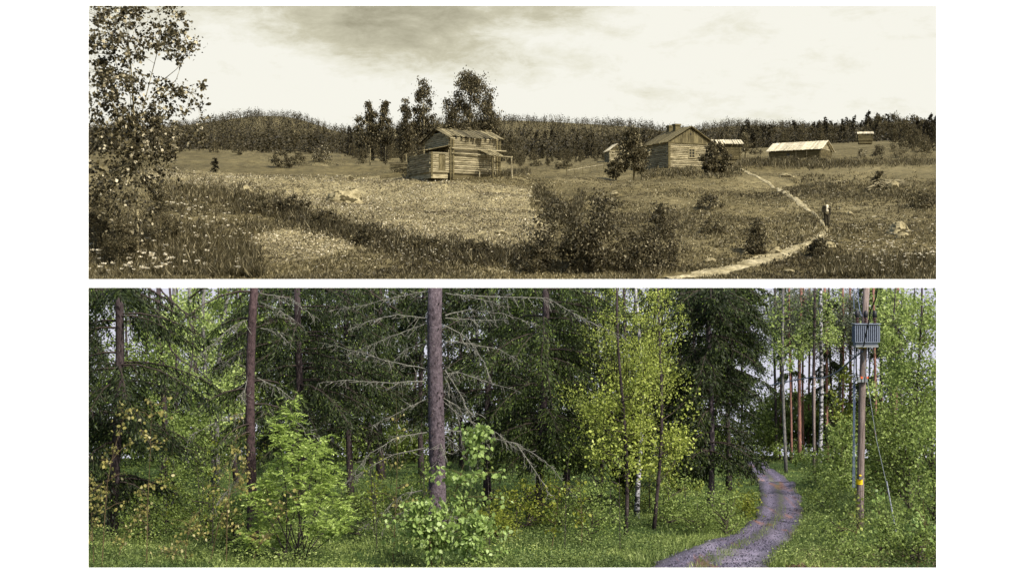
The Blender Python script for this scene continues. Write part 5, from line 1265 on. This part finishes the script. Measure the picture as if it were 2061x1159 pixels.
# thin pole
b2=onL(1638,958); t2=thing('wooden_pole','thin grey wooden pole carrying the slack cable, left of the utility pole','pole',b2)
mb=MB(); q=LP(1639,755,b2[1]); mb.tube([(0,0,-.2),(q[0]-b2[0],0,q[2]-b2[2])],[.055,.045],10); mb.build('shaft',M['pole'],t2,True)
mb=MB(); q=LP(1639,777,b2[1]); mb.tube([(q[0]-b2[0],0,q[2]-b2[2]),(q[0]-b2[0],0,q[2]-b2[2]+.03)],.056,10); mb.build('band',M['white'],t2)
def cable(name,label,P,r_,mat):
    P=np.array(P); s=np.linspace(0,len(P)-1,40)
    # Catmull style smoothing
    pp=np.stack([np.interp(s,np.arange(len(P)),P[:,i]) for i in range(3)],1)
    for _ in range(4): pp[1:-1]=(pp[:-2]+2*pp[1:-1]+pp[2:])/4
    mb=MB(); o=pp[0].copy(); mb.tube([tuple(p-o) for p in pp],r_,6); ob=mb.build(name,mat,None,True); ob.location=tuple(o); tag(ob,label,'cable')
cable('slack_cable','slack grey cable sagging from the utility pole to the thin wooden pole',[LP(1736,707,D-.1),LP(1715,722,D+3),LP(1690,746,D+8),LP(1665,759,D+15),LP(1645,762,b2[1]-1),LP(1637,758,b2[1]-.1),LP(1600,765,b2[1]+2),LP(1560,773,b2[1]+5),LP(1520,780,b2[1]+7)],.022,M['cable'])
cable('black_cable','thick twisted black cable running down across the transformer',[LP(1766,577,D-3.5),LP(1762,603,D-2.8),LP(1752,625,D-2.1),LP(1748,650,D-1.4),LP(1741,680,D-.8),LP(1737,705,D-.14)],.014,M['black'])
cable('thin_lead','thin blue grey wire dropping to the left insulator',[LP(1719,577,D-.27),LP(1718,600,D-.27),LP(1719,622,D-.27)],.008,M['cable'])
cable('thin_lead','thin blue grey wire running down beside the pole top',[LP(1727,577,D-.2),LP(1727,600,D-.2),LP(1731,628,D-.27),LP(1736,636,D-.27)],.008,M['cable'])

# ------------------------------------------------------------------ white wall with its two openings
DW=6.0; s=DW/F
mb=MB()
def wp(px_,py,y): return ((px_-CX)*s,y,(CY-py)*s)
O=[(179,12,1885,562),(177,579,1884,1141.5)]
xs=[-2500,None,None,4600]
def wallpiece(x0,y0,x1,y1,fl=0,fr=0,ft=0,fb=0):
    """piece of wall in picture units at the wall's distance; edges at openings are bevelled back"""
    e=8
    F4=[wp(x0,y0,DW),wp(x1,y0,DW),wp(x1,y1,DW),wp(x0,y1,DW)]
    B4=[wp(x0+e*fl,y0+e*ft,DW+.05),wp(x1-e*fr,y0+e*ft,DW+.05),wp(x1-e*fr,y1-e*fb,DW+.05),wp(x0+e*fl,y1-e*fb,DW+.05)]
    mb.add(F4+B4,[(0,3,2,1),(4,5,6,7),(0,1,5,4),(1,2,6,5),(2,3,7,6),(3,0,4,7)])
wallpiece(-900,-500,178,1830,fr=1); wallpiece(1884.5,-500,2960,1830,fl=1)
wallpiece(178,-500,1884.5,12,fb=1); wallpiece(178,562,1884.5,579,ft=1,fb=1); wallpiece(178,1141.5,1884.5,1830,ft=1)
w=mb.build('white_wall',M['wall']); tag(w,kind='structure')

# ------------------------------------------------------------------ light, world, camera
sun_dir=Vector((.50,-.55,.72)).normalized()
el=math.asin(sun_dir.z); az=math.atan2(sun_dir.x,sun_dir.y)
L=bpy.data.lights.new('sun','SUN'); L.energy=3.6; L.angle=math.radians(.6); L.color=(1,.96,.88)
lo=bpy.data.objects.new('sun',L); C.objects.link(lo); lo.rotation_euler=sun_dir.to_track_quat('Z','Y').to_euler(); lo.location=(20,-20,40)
W_=bpy.data.worlds.new('World'); bpy.context.scene.world=W_; W_.use_nodes=True; nt=W_.node_tree
bg=nt.nodes['Background']; sk=nt.nodes.new('ShaderNodeTexSky'); sk.sky_type='NISHITA'; sk.sun_disc=False; sk.sun_elevation=el; sk.sun_rotation=az
sk.air_density=1; sk.dust_density=3; nt.links.new(sk.outputs[0],bg.inputs[0]); bg.inputs[1].default_value=.12
cam=bpy.data.cameras.new('camera'); cam.sensor_width=36; cam.lens=36*F/2061; cam.clip_end=6000; cam.clip_start=.1
co=bpy.data.objects.new('camera',cam); C.objects.link(co); co.location=(0,0,0); co.rotation_euler=(PI/2,0,0)
S=bpy.context.scene; S.camera=co
S.view_settings.view_transform='Standard'; S.view_settings.look='None'; S.view_settings.exposure=.8; S.view_settings.gamma=1; S.view_settings.use_curve_mapping=False
